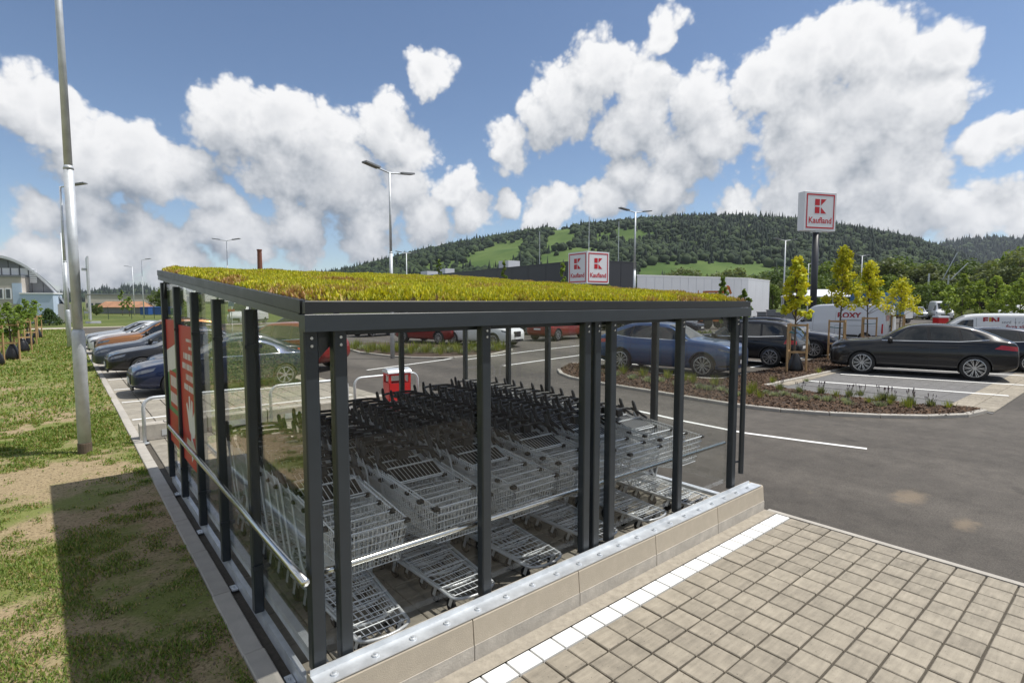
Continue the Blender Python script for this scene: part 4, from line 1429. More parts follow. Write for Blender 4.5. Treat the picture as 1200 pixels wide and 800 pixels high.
# large coupe-backed SUV
CARS['coupe_suv'] = build_car('coupe_suv', [
    (2.51, .32, .60, .50, .72, .60, .80, .50), (2.48, .27, .82, .52, .90, .78, .97, .66), (2.32, .23, .95, .56, 1.01, .87, 1.07, .75), (2.0, .22, 1.0, .60, 1.08, .91, 1.14, .79), (1.55, .22, 1.01, .64, 1.11, .93, 1.18, .81), (1.15, .22, 1.01, .64, 1.13, .94, 1.21, .83), (.94, .22, 1.01, .64, 1.14, .94, 1.25, .83),
    (.55, .22, 1.01, .64, 1.15, .95, 1.53, .75), (.20, .22, 1.01, .64, 1.16, .95, 1.71, .71), (-.2, .22, 1.01, .64, 1.17, .95, 1.755, .70), (-.9, .22, 1.01, .64, 1.18, .95, 1.755, .69), (-1.4, .22, 1.01, .64, 1.20, .95, 1.68, .68), (-1.8, .23, 1.01, .64, 1.22, .94, 1.53, .68), (-2.15, .25, .99, .64, 1.23, .92, 1.36, .70), (-2.40, .32, .97, .66, 1.21, .90, 1.26, .72), (-2.49, .38, .94, .66, 1.10, .87, 1.18, .70), (-2.52, .44, .88, .64, .96, .80, 1.02, .62)],
    1.52, -1.475, .39, .275, [([(.98, 1.19), (.2, 1.20), (-.28, 1.21)], [(.78, 1.30), (.34, 1.57), (-.22, 1.63)]), ([(-.36, 1.21), (-1.05, 1.22), (-1.10, 1.22)], [(-.31, 1.635), (-.75, 1.635), (-1.02, 1.62)]), ([(-1.17, 1.23), (-1.80, 1.30)], [(-1.09, 1.60), (-1.75, 1.38)])],
    (.98, .22, 7.9), (-1.45, -2.30, 7.9), ([(2.46, .80), (2.05, .91)], [(2.40, .88), (2.00, .99)]), ([(-1.92, 1.02), (-2.47, .97)], [(-2.08, 1.14), (-2.46, 1.10)]), 1.0,
    10, 'twin', [([(1.06, .23), (-1.02, .23)], [(1.06, .36), (-1.02, .36)]), ([(2.46, .30), (1.98, .26)], [(2.47, .46), (1.98, .40)]), ([(-1.95, .27), (-2.46, .36)], [(-1.95, .44), (-2.48, .54)])], False,
    [[(.98, 1.06), (1.02, .60), (.90, .30)], [(-.32, 1.08), (-.33, .30)], [(-1.05, 1.1), (-1.10, .75), (-.98, .40)]], [(-.12, .97), (-.92, 1.0)], (.76, 1.17), [(2.515, 1.0, .42, .74, 'trim')], (-2.505, .62), (2.525, .46))
# tall five-door SUV
CARS['suv'] = build_car('suv', [
    (2.42, .32, .55, .48, .66, .55, .72, .45), (2.36, .27, .80, .52, .84, .74, .90, .62), (2.15, .24, .94, .56, .96, .86, 1.02, .74), (1.6, .23, .985, .6, 1.03, .90, 1.10, .78), (1.10, .23, .99, .6, 1.06, .92, 1.14, .80), (.85, .23, .99, .6, 1.07, .92, 1.18, .80), (.5, .23, .99, .6, 1.08, .93, 1.44, .72), (.1, .23, .99, .6, 1.08, .93, 1.70, .68), (-.5, .23, .99, .6, 1.09, .93, 1.76, .69),
    (-1.2, .23, .99, .6, 1.10, .93, 1.75, .68), (-1.85, .24, .99, .6, 1.11, .92, 1.69, .66), (-2.12, .27, .97, .6, 1.12, .90, 1.54, .66), (-2.32, .33, .93, .62, 1.08, .86, 1.18, .66), (-2.42, .42, .86, .62, .94, .80, 1.02, .62), (-2.46, .48, .78, .6, .8, .7, .88, .5)],
    1.46, -1.51, .37, .26, [([(.90, 1.10), (.2, 1.12), (-.26, 1.12)], [(.66, 1.22), (.24, 1.58), (-.20, 1.62)]), ([(-.34, 1.12), (-1.10, 1.14)], [(-.30, 1.62), (-1.06, 1.62)]), ([(-1.18, 1.15), (-1.95, 1.20)], [(-1.14, 1.61), (-1.80, 1.54)])],
    (.90, .14, 7.9), (-2.0, -2.34, 7.9), ([(2.36, .78), (2.0, .86)], [(2.30, .88), (1.94, .95)]), ([(-1.98, .90), (-2.40, .88)], [(-2.05, 1.06), (-2.38, 1.02)]), .99,
    10, 'twin', [([(1.05, .24), (-1.1, .24)], [(1.05, .36), (-1.1, .36)])], (.0, -1.7), [[(.95, 1.08), (1.0, .6), (.88, .32)], [(-.30, 1.1), (-.31, .32)], [(-1.14, 1.12), (-1.16, .8), (-1.02, .42)]], [(-.10, .95), (-.96, .97)], (.70, 1.10), [(2.435, .60, .56, .86, 'trim'), (2.43, 1.1, .30, .44, 'trim')], (-2.455, .70), (2.45, .44))
# low saloon
CARS['saloon'] = build_car('saloon', [
    (2.32, .30, .52, .42, .55, .52, .60, .42), (2.27, .24, .76, .45, .68, .70, .72, .58), (2.08, .20, .87, .48, .77, .80, .81, .68), (1.6, .19, .905, .5, .84, .84, .89, .72), (1.1, .19, .91, .5, .89, .86, .95, .74), (.82, .19, .91, .5, .91, .86, .99, .74), (.45, .19, .91, .5, .92, .86, 1.18, .68), (.0, .19, .91, .5, .93, .86, 1.42, .62), (-.5, .19, .91, .5, .94, .86, 1.46, .61),
    (-1.0, .19, .91, .5, .95, .86, 1.42, .60), (-1.45, .20, .91, .5, .96, .85, 1.22, .62), (-1.8, .22, .90, .5, .97, .83, 1.04, .68), (-2.1, .26, .87, .52, .95, .80, 1.0, .68), (-2.27, .34, .80, .54, .84, .74, .90, .62), (-2.33, .42, .70, .54, .72, .62, .76, .5)],
    1.38, -1.42, .325, .235, [([(.80, .95), (.1, .97), (-.28, .97)], [(.58, 1.03), (.14, 1.31), (-.22, 1.35)]), ([(-.36, .97), (-1.30, .99)], [(-.30, 1.35), (-.70, 1.35), (-1.18, 1.18)])],
    (.86, .06, 7.9), (-1.05, -1.72, 7.9), ([(2.26, .60), (1.86, .70)], [(2.18, .70), (1.80, .78)]), ([(-1.95, .76), (-2.28, .74)], [(-1.95, .90), (-2.26, .86)]), .91,
    7, 'twin', None, False, [[(.88, .93), (.92, .5), (.80, .26)], [(-.32, .95), (-.33, .26)], [(-1.12, .97), (-1.16, .7), (-1.0, .36)]], [(-.14, .83), (-.98, .85)], (.64, .95), [(2.335, .9, .34, .62, 'trim'), (2.32, 1.2, .20, .30, 'trim')], (-2.335, .52), (2.345, .38))
# estate
CARS['estate'] = build_car('estate', [
    (2.40, .30, .52, .42, .55, .52, .60, .42), (2.35, .24, .76, .45, .70, .70, .75, .58), (2.15, .20, .88, .48, .80, .81, .84, .68), (1.65, .19, .92, .5, .86, .85, .92, .72), (1.15, .19, .93, .5, .90, .87, .97, .74), (.88, .19, .93, .5, .92, .87, 1.01, .74), (.5, .19, .93, .5, .93, .87, 1.22, .68), (.05, .19, .93, .5, .94, .87, 1.44, .63), (-.5, .19, .93, .5, .95, .87, 1.49, .62),
    (-1.2, .19, .93, .5, .96, .87, 1.47, .61), (-1.75, .20, .93, .5, .97, .86, 1.40, .61), (-2.05, .23, .91, .5, .98, .84, 1.25, .62), (-2.28, .30, .87, .52, .95, .80, 1.0, .66), (-2.36, .38, .80, .54, .84, .74, .90, .6), (-2.40, .44, .7, .54, .72, .62, .76, .5)],
    1.42, -1.46, .335, .24, [([(.86, .97), (.1, .99), (-.26, .99)], [(.64, 1.05), (.18, 1.34), (-.20, 1.38)]), ([(-.34, .99), (-1.10, 1.0)], [(-.29, 1.38), (-1.06, 1.37)]), ([(-1.17, 1.01), (-1.9, 1.06)], [(-1.13, 1.36), (-1.82, 1.26)])],
    (.92, .10, 7.9), (-1.85, -2.25, 7.9), ([(2.33, .62), (1.93, .72)], [(2.25, .72), (1.87, .80)]), ([(-2.0, .76), (-2.36, .74)], [(-2.0, .92), (-2.33, .88)]), .93,
    5, 'twin', None, (-.05, -1.6), [[(.92, .95), (.96, .5), (.84, .26)], [(-.30, .97), (-.31, .26)], [(-1.12, .99), (-1.16, .7), (-1.0, .36)]], [(-.12, .85), (-.96, .87)], (.70, .97), [(2.41, .7, .36, .64, 'trim')], (-2.405, .60), (2.42, .36))
# long high-roof panel van
CARS['van'] = build_car('van', [
    (3.00, .34, .66, .55, .80, .62, .86, .5), (2.94, .30, .86, .6, 1.0, .80, 1.06, .66), (2.74, .28, .97, .65, 1.14, .88, 1.20, .72), (2.40, .28, 1.02, .7, 1.24, .93, 1.34, .74), (2.15, .28, 1.025, .7, 1.28, .95, 1.62, .72), (1.75, .28, 1.025, .7, 1.30, .97, 2.12, .74), (1.40, .28, 1.025, .7, 1.32, .99, 2.42, .78), (1.0, .28, 1.025, .7, 1.34, 1.0, 2.52, .82), (.0, .28, 1.025, .7, 1.34, 1.0, 2.54, .83), (-1.5, .28, 1.025, .7, 1.34, 1.0, 2.54, .83),
    (-2.6, .28, 1.025, .7, 1.34, 1.0, 2.53, .83), (-2.9, .30, 1.02, .7, 1.34, 1.0, 2.50, .82), (-2.97, .32, 1.01, .7, 1.34, .99, 2.46, .80), (-3.0, .34, .98, .7, 1.32, .96, 2.40, .76)],
    2.02, -1.98, .345, .23, [([(2.06, 1.32), (1.30, 1.34)], [(1.84, 1.62), (1.62, 1.92), (1.30, 1.96)])],
    (2.28, 1.52, 7.9), None, ([(2.92, .86), (2.62, .98)], [(2.86, 1.0), (2.55, 1.16)]), ([(-2.90, .72), (-2.985, .72)], [(-2.90, 1.32), (-2.985, 1.32)]), 1.025,
    6, 'van', [([(1.60, .29), (-1.58, .29)], [(1.60, .58), (-1.58, .58)]), ([(-2.38, .29), (-2.9, .31)], [(-2.38, .58), (-2.9, .58)]), ([(2.95, .34), (2.46, .30)], [(2.93, .66), (2.46, .60)])], False,
    [[(2.10, 1.25), (2.05, .62)], [(1.20, 1.9), (1.20, .60)], [(-.2, 2.1), (-.2, .60)], [(-2.7, 1.15), (-2.1, 1.15), (-.2, 1.15)]], [(1.36, 1.16), (.98, 1.16)], (1.95, 1.34), [(3.01, .9, .42, .80, 'trim')], (-3.01, .55), (3.02, .42), van=True, arch=1.12)
# mid-size van
CARS['midvan'] = build_car('midvan', [
    (2.66, .32, .60, .50, .74, .58, .80, .46), (2.60, .27, .82, .55, .90, .76, .96, .62), (2.40, .25, .93, .6, 1.02, .85, 1.08, .70), (2.05, .25, .97, .62, 1.10, .90, 1.17, .74), (1.80, .25, .975, .62, 1.12, .91, 1.26, .74), (1.45, .25, .975, .62, 1.14, .92, 1.58, .70), (1.05, .25, .975, .62, 1.15, .93, 1.87, .72), (.6, .25, .975, .62, 1.16, .94, 1.96, .74), (-.5, .25, .975, .62, 1.16, .94, 1.98, .75), (-1.8, .25, .975, .62, 1.16, .94, 1.97, .75), (-2.4, .26, .97, .62, 1.16, .93, 1.94, .74), (-2.60, .30, .95, .62, 1.15, .92, 1.86, .72), (-2.66, .34, .92, .62, 1.13, .89, 1.78, .66)],
    1.66, -1.62, .335, .225, [([(1.62, 1.17), (.72, 1.19)], [(1.42, 1.34), (1.10, 1.66), (.72, 1.70)])],
    (1.86, 1.00, 7.9), (-2.56, -2.655, 7.9), ([(2.58, .78), (2.20, .92)], [(2.50, .90), (2.14, 1.02)]), ([(-2.52, .82), (-2.65, .82)], [(-2.52, 1.14), (-2.65, 1.14)]), .975,
    6, 'van', [([(1.22, .26), (-1.2, .26)], [(1.22, .36), (-1.2, .36)])], False, [[(1.70, 1.12), (1.66, .42)], [(.62, 1.78), (.62, .40)], [(-.65, 1.78), (-.65, .40)]], [(.80, 1.02), (.46, 1.02)], (1.46, 1.18), [(2.675, .9, .40, .74, 'trim')], (-2.67, .55), (2.68, .42), arch=1.12)

VA = (-0.23, 0.973)          # the way the right-hand bays point (towards the tree strip)
def mid(a, b, za=.0):
    A, B = Vector(G(*a)), Vector(G(*b)); return A, B
# black coupe SUV in the near right bay, from its wheel contact points
A, B = mid((1010, 437.2), (1140, 445.3))
nd = (A - B).normalized(); sdv = Vector((nd.y, -nd.x))
c = (A + B) / 2 + sdv * 0.86 - nd * .02
place_car(CARS['coupe_suv'], 'parked_car', 'black coupe-backed SUV with silver rims beside the planted island', 'car', (c.x, c.y), nd, 'black')
VA = nd
c2 = c + Vector((2.9, -.1)) + nd * (-.6)
fb_ = place_car(CARS['coupe_suv'], 'parked_car', 'black fastback car showing its tail behind the coupe-backed SUV', 'car', (c2.x + .7, c2.y - .3), nd, 'darkblue')
fb_.scale = (.96, .96, .89)
# white van with the FN lettering
p = D(1164, 24.0)
fnv = place_car(CARS['midvan'], 'delivery_van', 'white mid-size van lettered FN parked behind the black SUV', 'van', (p[0], p[1]), nd, 'white')
def side_text(van, proto, txt, x, z, size, mat, side, bold=.0, sx=1.0):
    u, v = proto['lf'].at(x, z); y = proto['lf'].ev(u, v)[1] + .006
    Mx = Matrix.Translation((x, side * y, z)) @ (Matrix.Rotation(R(180), 4, 'Z') if side > 0 else Matrix.Identity(4)) @ Matrix.Rotation(R(90) - math.atan2(.06, .8), 4, 'X')
    return text_part(txt, size, mat, van, Mx, bold, sx)
DKRED = pm('print_dark_red', (.32, .01, .02), .5, 0, 0)
GREYP = pm('print_grey', (.16, .16, .18), .5, 0, 0)
YELP = pm('print_ochre', (.55, .30, .03), .5, 0, 0)
# the near side of cars whose nose points to the lawn side is their left (+y local)
side_text(fnv, CARS['midvan'], 'F', .33, 1.66, .36, DKRED, 1, .016)
side_text(fnv, CARS['midvan'], 'I', .17, 1.66, .36, YELP, 1, .016)
side_text(fnv, CARS['midvan'], 'N', .0, 1.66, .36, DKRED, 1, .016)
side_text(fnv, CARS['midvan'], 'spol. s r.o.', -.60, 1.60, .19, GREYP, 1)
side_text(fnv, CARS['midvan'], 'faza.sk', -.66, 1.41, .24, DKRED, 1, .004)
# large white van with ROXY
p = D(984, 33.5)
rox = place_car(CARS['van'], 'delivery_van', 'large white high-roof van lettered ROXY behind the young trees', 'van', (p[0], p[1]), (.07, 1), 'van')
rox.scale = (.92, .92, .92)
side_text(rox, CARS['van'], 'ROXY', -.98, 1.80, .46, DKRED, 1, .02, 1.1)
mbt = MB(); mbt.box((-1.75, 1.015, 1.50), (-.55, 1.035, 1.53)); mbt.build('print_line', GREYP, rox)
# rear doors of the big van: seam, print and hinges
mb = MB(); mb.box((-3.014, -.006, .5), (-3.004, .006, 2.36)); mb.build('door_seam', M['dark'], rox)
mb = MB(); mb.box((-3.022, .18, 1.50), (-3.006, .62, 1.86)); mb.build('rear_print', pm('van_print', (.6, .35, .33), .5, 0, .3, 9), rox)
mb = MB(); mb.box((-3.03, -.10, 1.10), (-3.006, .10, 1.22)); mb.build('door_handle', M['trim'], rox)
# black SUV with its tail to the tree strip
A = Vector(G(903, 429.2)); nv_ = Vector((-.12, .993)).normalized()
c = A + nv_ * 1.51 + Vector((nv_.y, -nv_.x)) * .85
place_car(CARS['suv'], 'parked_car', 'black SUV with its tail towards the staked tree', 'car', (c.x, c.y), nv_, 'black')
# dark car nose-on between the black SUV and the big van
p = Vector(G(952, 420)); nb = Vector((.12, -.993))
c = p - nb * 1.38 + Vector((nb.y, -nb.x)) * (-.80)
place_car(CARS['suv'], 'parked_car', 'dark blue-black car facing the tree strip beside the ROXY van', 'car', (c.x + .5, c.y + .2), nb, 'darkblue')
# blue SUV behind the glass
A, B = mid((819.5, 441.0), (731, 433.2))
nb = (A - B).normalized()
c = (A + B) / 2 - Vector((-nb.y, nb.x)) * (-.85) + nb * .0
place_car(CARS['coupe_suv'], 'parked_car', 'steel blue SUV seen through the glass beside the mulch bed', 'car', (c.x, c.y), nb, 'blue')

# left-hand bays: noses towards the lawn
NL = (-1, 0)
def left_car(proto, y, nose_x, colour, label, name='parked_car'):
    L = 2.33
    return place_car(CARS[proto], name, label, 'car', (nose_x + {'saloon': 2.33, 'suv': 2.43, 'estate': 2.41, 'coupe_suv': 2.5}[proto], y), NL, colour, mirror_col=None)
left_car('saloon', 17.5, 1.30, 'navy', 'navy blue car in the bay nearest the tube barriers')
left_car('saloon', 19.9, 1.95, 'darkblue', 'dark blue saloon between the navy car and the black one')
left_car('saloon', 22.5, 1.05, 'black', 'blackish saloon beside the slate grey estate')
left_car('estate', 25.1, 0.80, 'grey', 'slate grey estate beside the copper SUV')
left_car('suv', 28.3, 1.0, 'copper', 'copper brown SUV in the bays along the lawn')
left_car('saloon', 32.6, .9, 'white', 'white car beyond the copper SUV, the nearer of two')
left_car('saloon', 36.0, .9, 'silver', 'silver white car beyond the copper SUV, the farther of two')

# vehicles seen through and over the shelter
def bg_car(proto, px, d, ndv, colour, label, cat='car', name='parked_car'):
    p = D(px, d); return place_car(CARS[proto], name, label, cat, p, ndv, colour)
gp = G(402, 432)
place_car(CARS['suv'], 'parked_car', 'red SUV on the road behind the shelter corner', 'car', (gp[0] - 1.6, gp[1] + 1.9), (-.55, .83), 'red')
bg_car('suv', 505, 33, (-.25, .97), 'red', 'red car behind the planted bed, beside the white one')
bg_car('suv', 566, 31, (.25, -.97), 'white', 'white car behind the planted bed')
bg_car('estate', 445, 40, (.97, .25), 'silver', 'silver estate far behind the litter bin')
bg_car('suv', 655, 36, (.97, .2), 'red', 'red car far behind the trolleys in the open lot')
bg_car('saloon', 610, 42, (.2, -.97), 'grey', 'grey saloon in the far row behind the trolleys')
bg_car('saloon', 545, 47, (.2, -.97), 'blue', 'blue saloon in the far row near the store')
bg_car('saloon', 480, 50, (.2, -.97), 'silver', 'silver saloon in the far row near the store')
bg_car('saloon', 720, 47, (.2, -.97), 'black', 'black saloon in the far row near the white annex')
bg_car('saloon', 790, 44, (.2, -.97), 'darkblue', 'dark saloon parked by the white annex')
bg_car('van', 290, 58, (-.6, -.8), 'white', 'white panel van far beyond the left glass wall', 'van', 'delivery_van')
bg_car('suv', 338, 31, (-.9, .4), 'grey', 'dark grey car behind the near roof corner')
bg_car('van', 1103, 74, (-.93, -.37), 'white', 'white panel van facing us at the far tree line', 'van', 'delivery_van')
bg_car('suv', 1076, 76, (-.93, -.37), 'silver', 'silver car facing us beside the far white van')
bg_car('midvan', 1186, 82, (-.98, .2), 'white', 'white van among the saplings at the far edge', 'van', 'delivery_van')

# blue and white truck behind the ROXY van
p = D(1040, 62)
t = thing('truck', 'blue box truck with white cab behind the yellow saplings', 'truck', (p[0], p[1], 0), math.atan2(-.2, .98))
mb = MB(); mb.bbox((-5.2, -1.2, 1.0), (1.2, 1.2, 3.45), .04); mb.build('box_body', P['truckblue'], t)
mb = MB(); mb.extr([(-1.15, .55), (-1.15, 2.7), (-.95, 3.05), (.95, 3.05), (1.15, 2.7), (1.15, .55)], (1.35, 0), (3.2, 0)); cab = mb.build('cab', P['white'], t)
mb = MB(); mb.box((3.2, -1.0, 1.7), (3.215, 1.0, 2.6)); mb.build('windscreen', M['window'], cab)
for sd in (-1, 1):
    mb = MB(); mb.box((2.2, sd * 1.165 - .01, 1.7), (3.0, sd * 1.165 + .01, 2.5)); mb.build('side_window', M['window'], cab)
mb = MB(); mb.box((-5.0, -.5, .6), (3.0, .5, 1.0)); mb.build('chassis', M['dark'], t)
for x in (2.4, -3.2, -4.3):
    for sd in (-1, 1):
        mb = MB(); mb.lathe([(0, -.14), (.48, -.14), (.5, -.1), (.5, .1), (.48, .14), (0, .14)], (x, sd * 1.0, .5), 'y', 18); mb.build('wheel', M['rubber'], t)

# ================================================================== LAMP POSTS, SIGNS, BUILDINGS
def lamp_post(px, d, h, label, arms=(1,), thick=.085, rz=None, plates=False, loc=None, sleeve=True, armlen=1.1):
    p = loc or D(px, d)
    t = thing('lamp_post', label, 'lamp post', (p[0], p[1], 0), rz if rz is not None else -YAW, 'galvanised lamp posts of the car park')
    mb = MB()
    if sleeve:
        mb.tube([(0, 0, 0), (0, 0, 1.92), (0, 0, 2.0), (0, 0, 2.04)], [thick * 1.28, thick * 1.28, thick * 1.2, thick * .98], 18)
        mb.tube([(0, 0, 2.04), (0, 0, 4.6)], thick * .95, 18); mb.tube([(0, 0, 4.6), (0, 0, 4.66)], [thick * 1.02, thick * .8], 18); mb.tube([(0, 0, 4.66), (0, 0, h)], [thick * .78, thick * .55], 16)
    else:
        mb.tube([(0, 0, 0), (0, 0, h)], [thick, thick * .6], 10)
    mb.build('pole', M['zinc_pole'], t, True)
    for s_ in arms:
        mb = MB(); mb.tube([(0, 0, h - .04), (s_ * armlen * .6, 0, h + .06)], .035, 8); a = mb.build('arm', M['zinc_pole'], t)
        mb = MB(); mb.bar((s_ * armlen * .55, 0, h + .07), (s_ * (armlen * .55 + .75), 0, h + .17), .30, .07); mb.build('lamp_head', M['grey_cladding'], a)
    return t
near = lamp_post(0, 0, 9.2, 'tall galvanised lamp post with a small sign board rising from the lawn', (1,), .072, loc=(0.20, 11.31), rz=0)
mb = MB(); mb.box((-.1, -.1, -.02), (.1, .1, .16))
# base collar, dark band at the ground and sign board seen edge-on
mb = MB(); mb.lathe([(.098, .0), (.098, .16), (.094, .17)], (0, 0, 0), 'z', 18); mb.build('base_collar', M['bark'], near)
sg = thing('sign_board', 'grey sign board clamped to the near lamp post, seen edge-on', 'sign', (0.20, 11.31, 0), 0)
mb = MB(); mb.box((.155, -.30, 2.62), (.178, .34, 3.22)); mb.build('panel', M['steel'], sg)
mb = MB(); mb.box((.155, -.28, 2.20), (.178, .30, 2.60)); mb.build('panel', M['steel'], sg)
mb = MB(); mb.box((.09, -.03, 2.3), (.154, .03, 2.34)); mb.box((.09, -.03, 3.0), (.154, .03, 3.04)); mb.box((.10, -.18, 2.14), (.30, .05, 2.17)); mb.build('clamp', M['steel'], sg)

lamp_post(82, 0, 8.6, 'single-arm lamp post on the lawn beyond the near one', (1,), .085, loc=G(82, 407), rz=-YAW)
lamp_post(76, 41, 7.6, 'slender lamp post without arm beside the arched hall', (), .06, sleeve=False)
lamp_post(459, 23.8, 8.05, 'twin-arm lamp post rising behind the planted roof', (-1, 1), .075, rz=-YAW + R(54))
lamp_post(743, 37, 8.5, 'twin-arm lamp post in front of the dark store wall', (-1, 1), .085, rz=-YAW + .5)
lamp_post(477, 68, 8.5, 'distant twin-arm lamp post left of the store', (-1, 1), .085, sleeve=False, rz=-YAW + .5)
lamp_post(918, 54, 8.5, 'twin-arm lamp post left of the red and white pylon', (-1, 1), .085, sleeve=False, rz=-YAW + .3)
lamp_post(1008, 72, 8.5, 'twin-arm lamp post right of the red and white pylon', (-1, 1), .085, sleeve=False, rz=-YAW + .3)
lamp_post(268, 54, 8.5, 'distant twin-arm lamp post beside the brick chimney', (-1, 1), .07, sleeve=False)
lamp_post(157, 95, 8.5, 'far slim lamp post before the low hall, the shorter of two', (-1,), .09, sleeve=False)
lamp_post(168, 79, 8.5, 'far slim lamp post before the low hall, the taller of two', (1,), .08, sleeve=False)
lamp_post(320, 110, 8.5, 'tiny far lamp post right of the chimney', (1,), .08, sleeve=False)
lamp_post(946, 80, 8.0, 'far lamp post half hidden by the first young tree', (1,), .08, sleeve=False)

def logo(parent, cx, cz, s, place):
    """red K mark: four pieces, in a local plane (a across, b up) mapped by place(a,b)"""
    g = s * .055
    h = s / 2
    sq = [(-h, g / 2 + 0, -g / 2 * 0 - .02 * s, h)]
    polys = [[(-h, g), (-.08 * s, g), (-.08 * s, h), (-h, h)], [(-h, -h), (-.08 * s, -h), (-.08 * s, -g), (-h, -g)],
             [(.02 * s, g), (h * 1.02, h), (.02 * s, h)], [(.02 * s, -h), (h * 1.02, -h), (.02 * s, -g)]]
    for pl in polys:
        mb = MB(); mb.add([place(cx + a, cz + b) for a, b in pl], [tuple(range(len(pl)))]); mb.build('logo_piece', M['logo_red'], parent)
def sign_face(parent, w, h, Mx, proud):
    """white face with red border, mark and lettering; Mx maps local (a,b,0) to parent space"""
    def place(a, b, o=proud): 
        q = Mx @ Vector((a, b, o)); return tuple(q)
    bw, mg = w * .036, w * .055
    for (a0, b0, a1, b1) in [(-w / 2 + mg, -h / 2 + mg, w / 2 - mg, -h / 2 + mg + bw), (-w / 2 + mg, h / 2 - mg - bw, w / 2 - mg, h / 2 - mg), (-w / 2 + mg, -h / 2 + mg + bw, -w / 2 + mg + bw, h / 2 - mg - bw), (w / 2 - mg - bw, -h / 2 + mg + bw, w / 2 - mg, h / 2 - mg - bw)]:
        mb = MB(); mb.add([place(a0, b0), place(a1, b0), place(a1, b1), place(a0, b1)], [(0, 1, 2, 3)]); mb.build('border_strip', M['logo_red'], parent)
    logo(parent, 0, h * .13, w * .36, lambda a, b: place(a, b))
    text_part('Kaufland', w * .212, M['logo_red'], parent, Mx @ Matrix.Translation((0, -h * .24, proud)), w * .004)

# pylon sign
px_, py_, _ = D(953, 58, 300)
pyl = thing('pylon_sign', 'tall pylon with a white board, red K mark and Kaufland lettering', 'sign', (px_, py_, 0), -YAW + R(16))
mb = MB(); mb.tube([(0, 0, 0), (0, 0, 9.75)], .33, 16); mb.build('mast', M['dark_cladding'], pyl, True)
mb = MB(); mb.bbox((-2.05, -.45, 9.9), (2.05, .45, 13.9), .03); brd = mb.build('board', M['sign_white'], pyl)
mb = MB(); mb.box((-.4, -.3, 9.75), (.4, .3, 9.9)); mb.build('bracket', M['steel'], pyl)
sign_face(brd, 4.1, 4.0, Matrix.Translation((0, -.45, 11.9)) @ Matrix.Rotation(R(90), 4, 'X'), .012)

# store: dark box with a sign cube on its corner
CX, CY = D(688, 51)
e_r = Vector((D(745, 54.5)[0] - CX, D(745, 54.5)[1] - CY, 0)); 
e_l = Vector((D(478, 96)[0] - CX, D(478, 96)[1] - CY, 0))
er = e_r.normalized(); el = Vector((-er.y, er.x, 0))
if el.dot(e_l) < 0: el = -el
Lr, Ll = e_r.length, e_l.length
HS = 6.4
store = thing('store_building', 'long dark anthracite store with flat roof and corner sign', 'building', (CX, CY, 0))
def spoly(pts, z0, z1, name, mat, parent=store):
    mb = MB(); mb.prism([(p.x, p.y) for p in pts], z0, z1); return mb.build(name, mat, parent)
o_ = Vector((0, 0, 0))
inner = o_ + er * .3 + el * .3
spoly([o_ + er * .02 + el * .02, o_ + er * Lr, o_ + er * Lr + el * Ll, o_ + el * Ll], 0, HS - .12, 'wall', M['dark_cladding'])
spoly([o_ - er * .04 - el * .04, o_ + er * (Lr + .04) - el * .04, o_ + er * (Lr + .04) + el * (Ll + .04), o_ - er * .04 + el * (Ll + .04)], HS - .12, HS, 'parapet', M['dark_cladding'])
# cladding panels with joints
n_p = int(Ll / 3.2)
for k in range(n_p):
    a, b = Ll * k / n_p + .02, Ll * (k + 1) / n_p - .02
    for z0, z1 in ((3.2, HS - .15), (.1, 3.16)):
        if z0 < 1 and 8 <= k <= 11: continue
        spoly([o_ + el * a, o_ + el * b, o_ + el * b - er * .03, o_ + el * a - er * .03], z0, z1, 'panel', M['dark_cladding'])
for k in range(3):
    a, b = Lr * k / 3 + .02, Lr * (k + 1) / 3 - .02
    for z0, z1 in ((3.2, HS - .15), (.1, 3.16)):
        spoly([o_ + er * a, o_ + er * b, o_ + er * b - el * .03, o_ + er * a - el * .03], z0, z1, 'panel', M['dark_cladding'])
for k in range(8, 12):
    a, b = Ll * k / n_p + .1, Ll * (k + 1) / n_p - .1
    spoly([o_ + el * a, o_ + el * b, o_ + el * b - er * .02, o_ + el * a - er * .02], 1.2, 3.6, 'window', M['bld_window'])
for (a, b, s_) in [(16, .6, .9), (34, 1.2, .8), (42, 2, 1.0)]:
    q = o_ + el * a + er * (b + 1); mb = MB(); mb.box((q.x - s_, q.y - s_, HS), (q.x + s_, q.y + s_, HS + .9)); mb.build('roof_unit', M['white_panel'], store)
for (a, b, h) in [(1.2, 1.2, 4.2), (9, 1, 3.6), (1, Lr - 1.5, 4)]:
    q = o_ + el * a + er * b; mb = MB(); mb.tube([(q.x, q.y, HS), (q.x, q.y, HS + h)], .035, 6); mb.build('lightning_rod', M['zinc_pole'], store)
cube = thing('sign_cube', 'white corner sign cube with two red K marks and Kaufland lettering', 'sign', (CX, CY, 0))
S = 2.75
q0 = o_ - er * .35 - el * .35
mb = MB(); mb.prism([(p.x, p.y) for p in (q0, q0 + er * S, q0 + er * S + el * S, q0 + el * S)], 4.15, 7.15); cb = mb.build('box', M['sign_white'], cube)
mb = MB(); mb.prism([(p.x, p.y) for p in (q0 + er * .05 + el * .05, q0 + er * (S - .05) + el * .05, q0 + er * (S - .05) + el * (S - .05), q0 + er * .05 + el * (S - .05))], 3.3, 4.15); mb.build('plinth', M['dark_cladding'], cube)
def face_mx(c, right, nrm):
    up = Vector((0, 0, 1)); m_ = Matrix.Identity(4)
    m_.col[0] = (*right, 0); m_.col[1] = (*up, 0); m_.col[2] = (*nrm, 0); m_.col[3] = (*c, 1); return m_
